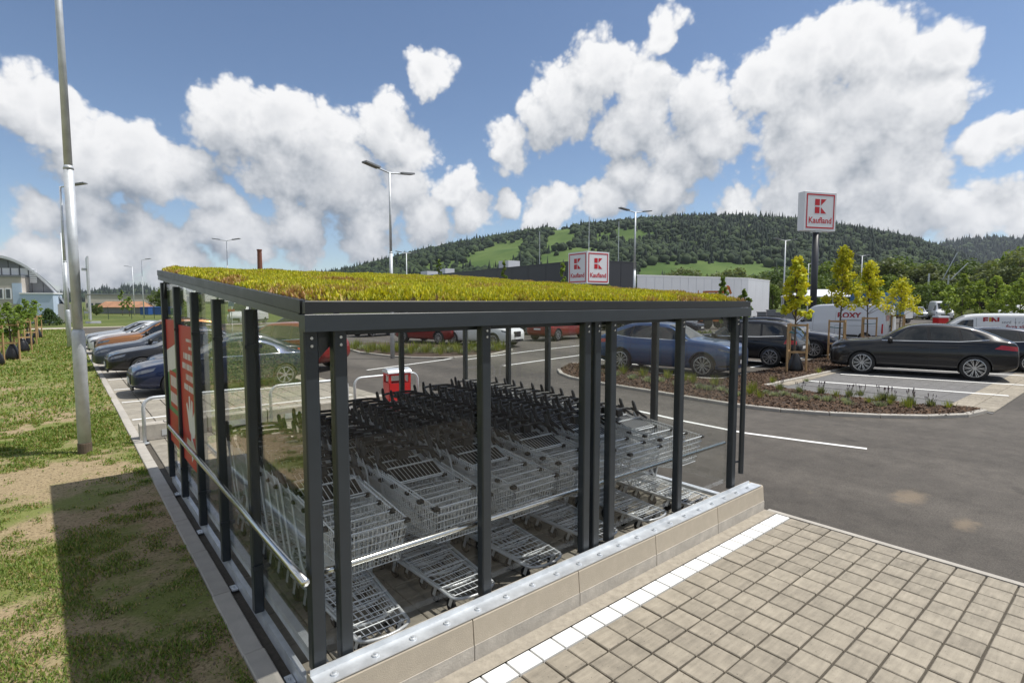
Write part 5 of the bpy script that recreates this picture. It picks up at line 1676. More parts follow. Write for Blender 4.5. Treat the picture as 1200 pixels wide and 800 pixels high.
# right-hand face looks along -el, left-hand one along -er
sign_face(cb, S, 3.0, face_mx(q0 + er * S / 2 + Vector((0, 0, 5.65)), er, -el), .015)
sign_face(cb, S, 3.0, face_mx(q0 + el * S / 2 + Vector((0, 0, 5.65)), -el, -er), .015)

# white annex
ann = thing('annex_building', 'low white metal-clad annex right of the dark store', 'building', (CX, CY, 0))
A0 = Vector((*D(746, 58), 0)) - Vector((CX, CY, 0)); A1 = Vector((*D(876, 66), 0)) - Vector((CX, CY, 0)); 
ad = (A1 - A0).normalized(); an = Vector((-ad.y, ad.x, 0)); La = (A1 - A0).length
HA = 5.2
A2 = Vector((*D(901, 74), 0)) - Vector((CX, CY, 0)); A3 = A2 + (A0 - A1)
ae = (A2 - A1).normalized(); Le = (A2 - A1).length
spoly([A0, A1, A2, A3], 0, HA, 'wall', M['white_panel'], ann)
spoly([A0 - ae * .08, A1 - ae * .08 + ad * .08, A2 + ae * .1 + ad * .08, A3 + ae * .1], HA, HA + .14, 'roof_edge', M['sign_white'], ann)
n_ = 14
for k in range(n_):
    a, b = La * k / n_ + .02, La * (k + 1) / n_ - .02
    spoly([A0 + ad * a, A0 + ad * b, A0 + ad * b - an * .03, A0 + ad * a - an * .03], .3, HA - .05, 'panel', M['white_panel'], ann)
for k in range(3):
    a, b = 3 * k + .03, 3 * k + 2.97
    a, b = Le * k / 3 + .03, Le * (k + 1) / 3 - .03; spoly([A1 + ae * a, A1 + ae * b, A1 + ae * b + ad * .03, A1 + ae * a + ad * .03], .3, HA - .05, 'panel', M['white_panel'], ann)
# machine in front of the annex
p = D(836, 50)
t = thing('telehandler', 'orange building machine standing before the white annex', 'machine', (p[0], p[1], 0), -YAW)
t.scale = (.8, .8, 1.1)
mb = MB(); mb.bbox((-1.3, -.8, .6), (1.3, .8, 1.5), .1); mb.build('hull', M['orange'], t)
mb = MB()
for x, y in ((-.9, -.6), (.5, -.6), (.5, .6), (-.9, .6)): mb.box((x - .06, y - .06, 1.5), (x + .06, y + .06, 3.0))
mb.box((-1.0, -.7, 3.0), (.6, .7, 3.14)); cab = mb.build('cab_frame', M['orange'], t)
mb = MB(); mb.box((-.85, -.55, 1.55), (.45, .55, 2.95)); mb.build('cab_glass', M['bld_window'], cab)
mb = MB(); mb.bar((-1.2, .5, 1.6), (1.9, .5, 3.5), .25, .3); mb.bar((1.9, .5, 3.5), (2.2, .5, 2.9), .15, .2); mb.bar((-1.6, .5, 1.5), (-1.6, .5, 3.2), .08, .08); mb.build('boom', M['orange'], t)
for x in (-.9, .9):
    for sd in (-1, 1):
        mb = MB(); mb.lathe([(0, -.2), (.5, -.2), (.55, -.1), (.55, .1), (.5, .2), (0, .2)], (x, sd * .85, .55), 'y', 16); mb.build('wheel', M['rubber'], t)
# white canopy tent and stone gabion posts near the tree strip
p = D(962, 64)
t = thing('canopy', 'white open canopy roof behind the big van', 'canopy', (p[0], p[1], 0), -YAW + .3)
mb = MB(); mb.add([(-4, -2, 3.1), (4, -2, 3.1), (4, 2, 3.1), (-4, 2, 3.1), (-1.5, 0, 3.9), (1.5, 0, 3.9), (-4, -2, 3.0), (4, -2, 3.0), (4, 2, 3.0), (-4, 2, 3.0)], [(0, 1, 5, 4), (2, 3, 4, 5), (1, 2, 5), (3, 0, 4), (0, 6, 7, 1), (1, 7, 8, 2), (2, 8, 9, 3), (3, 9, 6, 0), (6, 9, 8, 7)]); mb.build('roof', M['sign_white'], t)
for x in (-3.9, 3.9):
    for y in (-1.9, 1.9):
        mb = MB(); mb.tube([(x, y, 0), (x, y, 3.05)], .05, 8); mb.build('leg', M['steel'], t)
# small enclosure fence below the annex end
for k in range(4):
    p = D(893 + 11 * k, 48 - k)
    t = tag(MB().box((-.35, -.12, 0), (.35, .12, 1.5 + .2 * (k % 2))).box((-.40, -.15, 1.5 + .2 * (k % 2)), (.40, .15, 1.58 + .2 * (k % 2))).build('utility_cabinet', M['grey_cladding'], None, loc=(p[0], p[1], 0), rz=-YAW), 'grey utility cabinet below the annex end wall, %s from the annex' % ORD[k], 'cabinet', 'utility cabinets by the annex')

# arched hall at far left
p0 = D(-70, 62); p1 = D(90, 66)
hx = Vector((p1[0] - p0[0], p1[1] - p0[1], 0)); Lh = hx.length; hd = hx.normalized(); hn = Vector((-hd.y, hd.x, 0))
hall = thing('arched_hall', 'grey arched hall with pale low front buildings', 'building', (p0[0], p0[1], 0), math.atan2(hd.y, hd.x))
# local: x along the front, y away
prof = []
for k in range(25):
    a = k / 24
    x = Lh * a
    z = 7.6 * (1 - ((a - .42) / .60) ** 2 * .98)
    prof.append((x, max(z, .2)))
mb = MB()
n = len(prof)
vs = [(x, 0, 0) for x, z in prof] + [(x, 0, z) for x, z in prof] + [(x - 14, 25, 0) for x, z in prof] + [(x - 14, 25, z) for x, z in prof]
fs = [(k, k + 1, n + k + 1, n + k) for k in range(n - 1)]
mb.add(vs[:2 * n], fs); mb.build('gable_wall', M['grey_cladding'], hall)
mb = MB(); mb.add(vs[2 * n:], [(k + 1, k, n + k, n + k + 1) for k in range(n - 1)]); mb.build('rear_wall', M['grey_cladding'], hall)
mb = MB()
for k in range(n - 1):
    (xa, za), (xb, zb) = prof[k], prof[k + 1]
    mb.add([(xa, -.9, za), (xb, -.9, zb), (xb - 14, 25, zb), (xa - 14, 25, za), (xa, -.9, za + .3), (xb, -.9, zb + .3), (xb - 14, 25, zb + .3), (xa - 14, 25, za + .3)], [(0, 3, 2, 1), (4, 5, 6, 7), (0, 1, 5, 4), (2, 3, 7, 6)])
mb.build('roof', M['white_panel'], hall)
def hpx(px): return (px + 70) / 160 * Lh
mb = MB(); mb.box((hpx(-70), -1.6, 0), (hpx(33), 0, 5.3)); fb = mb.build('front_block', M['beige_wall'], hall)
mb = MB(); mb.box((hpx(-70) - .05, -1.7, 5.3), (hpx(33) + .05, 0, 5.5)); mb.build('coping', M['grey_cladding'], fb)
mb = MB(); mb.box((hpx(22), -1.64, 2.2), (hpx(33) + .01, -1.602, 4.6)); mb.build('blue_panel', M['blue_wall'], fb)
for a, b in ((-30, -22), (-20, -12), (-9, 1), (3.5, 12), (13.5, 21)):
    mb = MB(); mb.box((hpx(a), -1.66, 2.75), (hpx(b), -1.605, 4.0)); w = mb.build('window', M['sign_white'], fb)
    mb = MB(); mb.box((hpx(a) + .12, -1.68, 2.87), (hpx(b) - .12, -1.662, 3.88)); mb.build('pane', M['bld_window'], w)
for a, b in ((-18, -9), (-7, 1), (3, 11.5), (13.5, 22), (24, 32.5)):
    mb = MB(); mb.box((hpx(a), -.06, 5.6), (hpx(b), -.005, 6.4)); mb.build('window', M['sign_white'], hall)
mb = MB(); mb.box((hpx(34.5), -.06, 4.7), (hpx(43), -.005, 6.35)); w = mb.build('window', M['sign_white'], hall)
for k in range(6):
    mb = MB(); mb.box((hpx(34.5) + .03, -.075, 4.85 + k * .26), (hpx(43) - .03, -.061, 4.9 + k * .26)); mb.build('slat', M['grey_cladding'], w)
mb = MB(); mb.box((hpx(33.2), -2.2, 0), (hpx(72), -.01, 3.35)); mb.build('blue_block', M['blue_wall'], hall)
mb = MB(); mb.box((hpx(33.2), -2.3, 3.35), (hpx(72) + .1, -.01, 3.5)); mb.build('coping', M['sign_white'], hall)
for k in range(1, 12):
    x = Lh * k / 12; z = float(np.interp(x, [q[0] for q in prof], [q[1] for q in prof]))
    mb = MB(); mb.box((x - .02, -.03, .2), (x + .02, -.004, z - .1)); mb.build('panel_joint', M['dark_cladding'], hall)
mb = MB(); mb.box((hpx(72.1), -1.2, 0), (hpx(89), -.01, 2.2)); mb.build('side_block', M['beige_wall'], hall)

# low hall, tiled shed, containers beyond the lawn
p0 = D(100, 150); p1 = D(179, 158)
hx = Vector((p1[0] - p0[0], p1[1] - p0[1], 0)); Lh2 = hx.length
low = thing('low_hall', 'long pale low hall with a ribbon window behind the fence', 'building', (p0[0], p0[1], 0), math.atan2(hx.y, hx.x))
mb = MB(); mb.box((0, 0, 0), (Lh2, 14, 4.3)); mb.build('wall', M['beige_wall'], low)
mb = MB(); mb.box((-.2, -.25, 4.3), (Lh2 + .2, 14.2, 4.6)); mb.build('roof_edge', M['grey_cladding'], low)
for k in range(8):
    mb = MB(); mb.box((Lh2 * k / 8 + .25, -.08, .9), (Lh2 * (k + 1) / 8 - .25, -.005, 2.0)); mb.build('window', M['bld_window'], low)
p0 = D(114, 112)
shed = thing('tiled_shed', 'small shed with a brown tiled roof before the low hall', 'shed', (p0[0], p0[1], 0), -YAW)
mb = MB(); mb.box((0, 0, 0), (9.0, 4, 1.3)); mb.build('wall', M['grey_cladding'], shed)
mb = MB(); mb.add([(-.3, -.4, 1.25), (9.3, -.4, 1.25), (8.2, 2, 2.5), (0.2, 2, 2.5), (-.3, 4.4, 1.25), (9.3, 4.4, 1.25)], [(0, 1, 2, 3), (5, 4, 3, 2), (1, 5, 2), (4, 0, 3), (0, 4, 5, 1)]); mb.build('roof', M['roof_tile'], shed)
for k in range(5):
    p = D(171 + k * 8.5, 100 + (k % 2) * 3)
    mb = MB(); mb.bbox((-.75, -.6, .05), (.75, .6, 1.35), .05)
    t = thing('waste_container', 'blue waste container behind the fence, %s from the tiled shed' % ORD[k], 'container', (p[0], p[1], 0), -YAW, 'blue containers beyond the fence')
    mb.build('body', M['blue_tarp'], t)
    mb = MB(); mb.bbox((-.8, -.65, 1.36), (.8, .65, 1.48), .04); mb.build('lid', M['blue_tarp'], t)
# chimney
p = D(306, 190)
t = thing('chimney_stack', 'slim red-brown factory chimney far behind the planted roof', 'chimney', (p[0], p[1], 0))
mb = MB(); mb.tube([(0, 0, 0), (0, 0, 20.3)], [1.1, .72], 16); mb.build('shaft', M['brick_red'], t)
mb = MB(); mb.lathe([(.72, 20.0), (.86, 20.05), (.86, 20.5), (.55, 20.5), (.55, 20.0)], (0, 0, 0), 'z', 16); mb.build('rim', M['brick_red'], t)
# road sign post
p = D(271, 45)
t = thing('road_sign', 'post with a blue and a red sign beyond the left glass wall', 'sign', (p[0], p[1], 0), -YAW)
mb = MB(); mb.tube([(0, 0, 0), (0, 0, 2.7)], .04, 8); mb.build('post', M['zinc_pole'], t)
mb = MB(); mb.box((-.22, -.06, 2.1), (.22, -.042, 2.5)); mb.build('blue_plate', M['blue_tarp'], t)
mb = MB(); mb.box((-.28, -.06, 1.65), (.28, -.042, 1.85)); mb.build('red_plate', M['red'], t)
# power pole
for (px, d, h, lab) in [(1087, 120, 8.6, 'plain wooden pole before the far trees'), (1110, 135, 9.0, 'power pole with raised cross arms before the far trees')]:
    p = D(px, d)
    t = thing('power_pole', lab, 'pole', (p[0], p[1], 0), -YAW)
    mb = MB(); mb.tube([(0, 0, 0), (0, 0, h)], [.22, .16], 8); mb.build('post', M['zinc_pole'], t)
    if px > 1100:
        for (a, b) in [((-1.5, 0, h - 1.2), (1.8, 0, h + 5.5)), ((.4, 0, h - 1.3), (4.6, 0, h + 3.0)), ((-1.9, 0, h - 1.0), (1.8, 0, h - 1.0))]:
            mb = MB(); mb.bar(a, b, .14, .14); mb.build('arm', M['zinc_pole'], t)
# small red grit box in the far lot
p = D(1103.5, 55)
t = thing('grit_box', 'small red box with a pale lid in the far lot', 'box', (p[0], p[1], 0), -YAW)
mb = MB(); mb.bbox((-.5, -.4, .0), (.5, .4, .85), .05); mb.build('box', M['red'], t)
mb = MB(); mb.extr([(-.45, .86), (-.40, 1.05), (.40, 1.05), (.45, .86)], (-.55, 0), (.55, 0)); mb.build('lid', M['white_panel'], t)

# fence behind the lawn
fz = thing('mesh_fence', 'dark green mesh fence behind the lawn and path', 'fence', (*D(40, 70), 0))
f0 = Vector(D(-60, 68)); f1 = Vector(D(180, 78)); fo = Vector(D(40, 70)); fd = (f1 - f0); Lf = fd.length; fd.normalize()
nf = int(Lf / 2.5)
FEN = pm('fence_green', (.02, .045, .035), .6, 0, 0)
for k in range(nf + 1):
    q = f0 + fd * (Lf * k / nf) - fo
    mb = MB(); mb.box((q.x - .035, q.y - .035, 0), (q.x + .035, q.y + .035, 1.75)); mb.build('post', FEN, fz)
for z in np.linspace(.12, 1.68, 9):
    a, b = f0 - fo, f1 - fo
    mb = MB(); mb.bar((a.x, a.y, z), (b.x, b.y, z), .012, .012); mb.build('wire', FEN, fz)

# ================================================================== VEGETATION
def leaf_cloud(centers, radii, per, size, pal, seed, up=.35, flat=1.0):
    """leaf quads on and in many small clumps; centers (k,3), radii (k,)"""
    r_ = np.random.default_rng(seed)
    k = len(centers); n = k * per
    c = np.repeat(np.asarray(centers), per, 0); rad = np.repeat(np.asarray(radii), per)
    d = r_.normal(size=(n, 3)); d /= np.linalg.norm(d, axis=1)[:, None]
    pos = c + d * (rad * r_.uniform(.25, 1.0, n) ** .6)[:, None] * np.array([1, 1, flat])
    nrm = d * .6 + r_.normal(size=(n, 3)) * .6 + np.array([0, 0, up]); nrm /= np.linalg.norm(nrm, axis=1)[:, None]
    a = np.cross(nrm, r_.normal(size=(n, 3))); a /= np.linalg.norm(a, axis=1)[:, None]
    b = np.cross(nrm, a)
    s = r_.uniform(size[0], size[1], n)[:, None]
    V = np.empty((n, 4, 3)); V[:, 0] = pos - a * s * .5; V[:, 1] = pos + b * s * .34; V[:, 2] = pos + a * s * .5; V[:, 3] = pos - b * s * .34
    pal = np.asarray(pal); cc = np.repeat(r_.uniform(0, 1, k), per) * .6 + r_.uniform(0, 1, n) * .4
    col = pal[0] * (1 - cc[:, None]) + pal[1] * cc[:, None]
    col = col * r_.uniform(.8, 1.2, (n, 1))
    return V.reshape(-1, 3), np.arange(n * 4).reshape(n, 4), np.repeat(np.clip(col, 0, 1), 4, 0)

def merge_leaf(lst):
    Vs, Fs, Cs, o = [], [], [], 0
    for V, Fq, C in lst:
        Vs.append(V); Fs.append(Fq + o); Cs.append(C); o += len(V)
    return np.concatenate(Vs), np.concatenate(Fs), np.concatenate(Cs)

# --- young yellow-leaved trees with stakes
def sapling_crown(h0, h1, rmax, seed, pal, nc=46, per=24, size=(.07, .14), cone=True):
    r_ = np.random.default_rng(seed)
    cs, rs = [], []
    for i in range(nc):
        f = (i + r_.random()) / nc
        prof = (1 - f) ** .75 * .95 + .12 if cone else math.sin(math.pi * min(.97, f * .9 + .08)) 
        a = r_.uniform(0, 2 * math.pi); rr = rmax * prof * r_.uniform(.25, 1.0)
        cs.append((rr * math.cos(a), rr * math.sin(a), h0 + (h1 - h0) * f)); rs.append(rmax * r_.uniform(.16, .30))
    return cs, rs
def sapling(loc, h, label, seed, pal, r=.75, stakes=True, stake_h=1.75, h0=1.5, group=None, bag=False, per=24, nc=46, size=(.07, .14), lean=0.0, rz=0, cone=True, name='young_tree'):
    t = thing(name, label, 'tree', (loc[0], loc[1], 0), rz, group)
    r_ = random.Random(seed)
    mb = MB(); pts = [(0, 0, -.05)]
    for k in range(1, 8): pts.append((r_.uniform(-.03, .03) * k / 3 + lean * k / 7, r_.uniform(-.03, .03) * k / 3, h * .93 * k / 7))
    mb.tube(pts, [.045 - .005 * k for k in range(8)], 8)
    cs, rs = sapling_crown(h0, h, r, seed, pal, nc, per, size, cone)
    cs = [(c[0] + lean * c[2] / h, c[1], c[2]) for c in cs]
    for c in cs[::2]:
        mb.tube([(lean * c[2] / h * .9, 0, max(c[2] - .35, h0 * .8)), (c[0] * .55 + lean * c[2] / h * .4, c[1] * .55, c[2] - .1), c], [.014, .009, .004], 5)
    mb.build('trunk', M['bark'], t, True)
    V, Fq, C = leaf_cloud(cs, rs, per, size, pal, seed)
    put('crown', np_mesh('crown', V, Fq, C), M['leaf'], t)
    if stakes:
        st_ = thing('tree_stake_frame', label_stake(label), 'tree stakes', (loc[0], loc[1], 0), rz + .3, 'wooden stake frames')
        q = [(.38 * math.cos(a), .38 * math.sin(a)) for a in (R(30), R(150), R(270))]
        for x, y in q:
            mb = MB(); mb.tube([(x, y, -.05), (x, y, stake_h)], .036, 9); mb.build('stake', M['wood'], st_, False)
        for i in range(3):
            a, b = q[i], q[(i + 1) % 3]
            for z in (stake_h - .06, .72):
                if z < 1 and i == 2: continue
                mb = MB(); mb.bar((a[0], a[1], z), (b[0], b[1], z), .02, .07); mb.build('rail', M['wood'], st_)
        mb = MB(); mb.tube([(q[0][0], q[0][1], stake_h - .3), (0, 0, stake_h - .34), (q[1][0], q[1][1], stake_h - .3)], .018, 5); mb.build('tie', M['strap'], st_)
        if bag:
            mb = MB(); mb.lathe([(.0, .0), (.24, .0), (.27, .12), (.20, .40), (.10, .62), (.06, .68)], (.04, -.03, 0), 'z', 12)
            tag(mb.build('watering_bag', M['bag'], None, True, loc=(loc[0], loc[1], 0)), 'black watering bag under the ' + label.replace('green young tree on the lawn before the arched hall', 'young lawn tree'), 'bag')
    return t
def label_stake(lab): return 'wooden stakes of the ' + lab.replace('green young tree on the lawn before the arched hall', 'young lawn tree')
YEL = [(.68, .60, .03), (.42, .48, .04)]
GRN = [(.13, .21, .035), (.24, .33, .065)]
DGR = [(.035, .065, .016), (.09, .13, .03)]
# four along the strip between the bays
for i, (px, py, top, rr, lab) in enumerate([(930, 435.5, 304, .60, 'yellow young tree beside the black SUV'), (982, 422.5, 291, .66, 'tallest yellow young tree by the nose of the coupe-backed SUV'), (1015, 412, 309, .62, 'yellow young tree in front of the ROXY van'), (1053, 404, 329, .78, 'yellow young tree behind the tail of the ROXY van')]):
    g = G(px, py)
    d = g[0] * math.sin(YAW) + g[1] * math.cos(YAW)
    h = HC + (353 - top) / 635.3 * d
    sapling(g, h, lab, 40 + i, YEL, rr * d / 21, True, 1.72, max(1.9, h * .50), 'yellow young trees of the planting strip', bag=(i < 1), per=30, nc=64, size=(.09, .17), lean=(.0 if i != 1 else -.12), rz=i)
# slim young trees rising above the planted roof
for i, (px, d, top) in enumerate([(515, 42, 305), (591, 40, 306), (659, 38, 308), (713, 37, 334), (846, 30, 326), (872, 30, 340)]):
    x, y, h = D(px, d, top)
    wh = ['left of the dark store end', 'before the dark store wall', 'beside the left face of the sign cube', 'beside the right face of the sign cube', 'before the orange machine', 'at the annex corner'][i]
    sapling((x, y), h, 'slim columnar young tree ' + wh, 60 + i, GRN, .38, False, 0, 1.3, 'slim columnar young trees', per=26, nc=40, size=(.10, .20), cone=False)
# young trees in front of the far right tree line
for i, (px, d, top) in enumerate([(1128, 60, 322), (1148, 62, 331), (1166, 58, 325), (1180, 64, 336), (1196, 57, 328), (1111, 66, 336), (1212, 60, 330)]):
    x, y, h = D(px, d, top)
    sapling((x, y), h, 'fresh green sapling in the row before the far tree line', 80 + i, [(.20, .29, .05), (.33, .41, .09)], 1.15, False, 0, 1.2, 'green saplings before the far tree line', per=26, nc=46, size=(.16, .32), cone=False)
# staked young trees on the left lawn
LTR = [(-6, 428, 352, 'nearest the mulch-free lawn edge'), (14, 421, 356, ''), (26, 412, 358, ''), (33, 404, 352, ''), (43, 396, 352, '')]
for i, (px, py, top, _) in enumerate(LTR):
    g = G(px, py); d = g[0] * math.sin(YAW) + g[1] * math.cos(YAW)
    h = HC + (353 - top) / 635.3 * d
    sapling(g, h, 'green young tree on the lawn before the arched hall, %s from the fence' % ORD[4 - i], 100 + i, GRN, .58, True, 1.55, 1.0, 'staked young trees on the lawn', bag=True, per=20, nc=32, size=(.09, .17), cone=False, rz=.5 * i)
for i, (px, d, top) in enumerate([(143, 96, 340), (151, 92, 348)]):
    x, y, h = D(px, d, top)
    sapling((x, y), h, 'thin sapling beside the tiled shed, the %s one' % ('taller', 'shorter')[i], 120 + i, GRN, .8, False, 0, 1.0, None, per=12, nc=26, size=(.2, .35), cone=False)

# --- full-grown broadleaf trees: four crown shapes, copied
def crown_proto(seed, h, r, pal, nclump=70, per=60, size=(.30, .62), low=.12):
    r_ = np.random.default_rng(seed)
    cs, rs = [], []
    for i in range(nclump):
        while True:
            q = r_.uniform(-1, 1, 3)
            if np.linalg.norm(q) < 1 and np.linalg.norm(q) > .45: break
        f = (q[2] + 1) / 2
        w = 1.0 if f > .35 else .75 + f * .7
        cs.append((q[0] * r * w, q[1] * r * w, h * (low + (1 - low) * f * .95))); rs.append(r * r_.uniform(.16, .34))
    V, Fq, C = leaf_cloud(cs, rs, per, size, pal, seed + 500, up=.5)
    me = np_mesh('crown', V, Fq, C); me.materials.append(M['leaf'])
    mb = MB(); mb.tube([(0, 0, -.2), (.05, 0, h * .25), (.1, .05, h * .55), (.0, 0, h * .8)], [h * .03, h * .024, h * .016, h * .006], 9)
    for c in cs[::6]: mb.tube([(0.05, 0, h * .25 + c[2] * .15), (c[0] * .5, c[1] * .5, c[2] * .85), c], [h * .010, h * .006, h * .002], 5)
    tm = mb.mesh('trunk', True); tm.materials.append(M['bark'])
    return me, tm
BL = [crown_proto(1, 10, 4.6, [(.060, .105, .022), (.15, .21, .045)]), crown_proto(2, 10, 4.0, [(.10, .13, .055), (.20, .235, .105)]), crown_proto(3, 10, 5.2, [(.052, .092, .025), (.13, .185, .045)]), crown_proto(4, 10, 3.4, [(.11, .175, .026), (.23, .31, .06)])]
def big_tree(px, d, top, kind, label, group='trees along the far edge of the car park', wide=1.0):
    x, y, h = D(px, d, top)
    t = thing('broadleaf_tree', label, 'tree', (x, y, 0), random.uniform(0, 6.28), group)
    k = h / 10.0
    t.scale = (k * wide, k * wide, k)
    put('crown', BL[kind][0], None, t); put('trunk', BL[kind][1], None, t)
TR = [  # px, distance, top pixel, kind, width
    (905, 110, 333, 3, .9), (925, 125, 326, 1, 1.1), (950, 105, 322, 0, 1.1), (975, 120, 318, 2, 1.1), (1000, 150, 309, 1, 1.2), (1030, 170, 303, 1, 1.3), (1052, 175, 300, 0, 1.2), (1015, 110, 325, 3, 1.1), (1040, 112, 322, 3, 1.2), (1068, 108, 328, 0, 1.2), (1085, 165, 309, 1, 1.3), (1105, 170, 303, 2, 1.3), (1095, 112, 329, 3, 1.2), (1122, 115, 330, 0, 1.2),
    (1135, 175, 303, 0, 1.3), (1150, 110, 327, 3, 1.2), (1160, 150, 309, 1, 1.3), (1178, 128, 300, 1, 1.2), (1196, 105, 292, 1, 1.1), (1180, 108, 325, 0, 1.2), (1205, 120, 288, 3, 1.2), (1225, 110, 290, 2, 1.2), (1210, 95, 318, 3, 1.1), (890, 140, 325, 1, 1.3), (868, 150, 323, 0, 1.3), (840, 160, 321, 1, 1.3), (812, 165, 318, 2, 1.2), (785, 170, 320, 1, 1.2), (760, 175, 322, 0, 1.2), (860, 200, 314, 1, 1.4), (800, 210, 313, 1, 1.3), (910, 190, 312, 2, 1.4), (945, 200, 306, 0, 1.3), (980, 205, 304, 0, 1.3)]
nm = ['dark green rounded', 'grey green willow-like', 'broad deep green', 'light fresh green']
for i, (px, d, top, k, w) in enumerate(TR):
    wh = 'behind the white annex' if px < 895 else ('behind the ROXY van and the pylon' if px < 1045 else 'beyond the far white vans')
    big_tree(px, d, top, k, '%s tree %s' % (nm[k], wh), 'far %s trees %s' % (nm[k], wh), w)
big_tree(193, 118, 335, 0, 'dense dark tree beside the low hall, left one', 'dense trees beside the low hall', 1.1)
big_tree(208, 124, 337, 2, 'dense dark tree beside the low hall, left one', 'dense trees beside the low hall', 1.1)
big_tree(232, 105, 345, 3, 'loose light green tree seen between the shelter posts', None, 1.0)
big_tree(112, 100, 356, 0, 'round green bush beside the low hall wall', None, 1.3)
# conical bush in front of the hall
x, y, h = D(56, 58, 364)
cs = [((1 - f) * 1.1 * math.cos(a), (1 - f) * 1.1 * math.sin(a), .15 + f * (h - .2)) for f in np.linspace(0, 1, 14) for a in np.linspace(f * 5, f * 5 + 5.2, 6)]
t = thing('conical_bush', 'conical green bush in front of the pale blue hall wall', 'bush', (x, y, 0))
V, Fq, C = leaf_cloud(cs, [.38] * len(cs), 30, (.10, .22), [(.03, .07, .02), (.09, .14, .04)], 77)
put('foliage', np_mesh('foliage', V, Fq, C), M['leaf'], t)
mb = MB(); mb.tube([(0, 0, -.05), (0, 0, h * .8)], [.08, .02], 7); mb.build('stem', M['bark'], t)
# hedge strip and ground cover along the far edge
def strip_plants(pxs, n, seed, name, label, pal, hh=(.15, .4), spread=.5):
    r_ = np.random.default_rng(seed)
    cs, rs = [], []
    for k in range(n):
        i = r_.integers(0, len(pxs) - 1); f = r_.random()
        a, b = pxs[i], pxs[i + 1]
        x, y = a[0] + (b[0] - a[0]) * f + r_.normal(0, spread), a[1] + (b[1] - a[1]) * f + r_.normal(0, spread)
        cs.append((x, y, r_.uniform(*hh) * .6)); rs.append(r_.uniform(*hh))
    V, Fq, C = leaf_cloud(cs, rs, 26, (.10, .24), pal, seed, flat=.7)
    o = put(name, np_mesh(name, V, Fq, C), M['leaf']); tag(o, label, 'ground cover', None, 'stuff')
strip_plants([D(1060, 80), D(1130, 82), D(1240, 84)], 240, 5, 'ground_cover', 'low green ground cover along the far lot edge', [(.10, .14, .03), (.20, .22, .07)], (.3, .8), 1.2)
strip_plants([D(880, 36), D(800, 38), D(755, 40)], 90, 6, 'ground_cover', 'low planting strip below the white annex', [(.09, .12, .04), (.18, .20, .09)], (.2, .45), .5)

# --- tufts in the mulch beds
def tuft_mesh(seed, kind):
    r_ = np.random.default_rng(seed)
    n = {'silver': 150, 'grass': 90, 'lavender': 110}[kind]
    a = r_.uniform(0, 2 * np.pi, n); rad = np.abs(r_.normal(0, .07, n)); h = r_.uniform(.10, .26, n) if kind != 'silver' else r_.uniform(.07, .17, n)
    if kind == 'grass': h = r_.uniform(.12, .36, n)
    base = np.stack([rad * np.cos(a), rad * np.sin(a), np.zeros(n)], 1)
    lean = r_.uniform(.1, .65, n); aa = a + r_.normal(0, .5, n)
    tip = base + np.stack([np.cos(aa) * np.sin(lean) * h, np.sin(aa) * np.sin(lean) * h, np.cos(lean) * h], 1)
    sd = np.stack([-np.sin(aa), np.cos(aa), np.zeros(n)], 1) * (.006 if kind == 'grass' else .011)
    V = np.stack([base - sd * .6, base * .5 + tip * .5 - sd, tip, base * .5 + tip * .5 + sd], 1)
    pal = {'silver': [(.20, .24, .17), (.34, .37, .28)], 'grass': [(.12, .17, .03), (.28, .30, .07)], 'lavender': [(.11, .14, .07), (.22, .24, .13)]}[kind]
    t = r_.random((n, 1)); C = np.array(pal[0]) * t + np.array(pal[1]) * (1 - t)
    V = V.reshape(-1, 3); C = np.repeat(C, 4, 0); Fq = np.arange(n * 4).reshape(n, 4)
    if kind == 'lavender':
        m = 8
        a = r_.uniform(0, 2 * np.pi, m); rr = r_.uniform(.02, .12, m); hh = r_.uniform(.24, .42, m)
        b = np.stack([rr * np.cos(a), rr * np.sin(a), np.full(m, .1)], 1); tp = b + np.stack([np.cos(a) * .05, np.sin(a) * .05, hh - .1], 1)
        for q in range(m):
            for (f0, f1, w, cl) in ((0, 1, .0035, (.16, .2, .1)), (.72, 1, .011, (.12, .09, .17))):
                p0, p1 = b[q] * (1 - f0) + tp[q] * f0, b[q] * (1 - f1) + tp[q] * f1
                for s2 in (np.array([w, 0, 0]), np.array([0, w, 0])):
                    o_v = len(V); V = np.concatenate([V, [p0 - s2, p0 + s2, p1 + s2, p1 - s2]]); C = np.concatenate([C, np.repeat([cl], 4, 0)]); Fq = np.concatenate([Fq, [[o_v, o_v + 1, o_v + 2, o_v + 3]]])
    me = np_mesh('tuft', V, Fq, C); me.materials.append(M['leaf']); return me
TU = {k: [tuft_mesh(10 * i + s_, k) for s_ in range(3)] for i, k in enumerate(('silver', 'grass', 'lavender'))}
def tuft(px, py, kind, s, where):
    g = G(px, py, .035)
    o = put('low_plant', random.choice(TU[kind]), None, None, (g[0], g[1], .035), random.uniform(0, 6.28))
    s *= .78; o.scale = (s, s, s)
    lab = {'silver': 'small silvery tuft', 'grass': 'small upright grass tuft', 'lavender': 'lavender tuft with dark flower spikes'}[kind]
    tag(o, '%s %s' % (lab, where), 'plant', '%ss %s' % (lab.split(' with')[0], where))
W1, W2, W3 = 'in the mulch bed by the charcoal bays', 'in the mulch bed behind the glass', 'in the planted bed seen behind the litter bin'
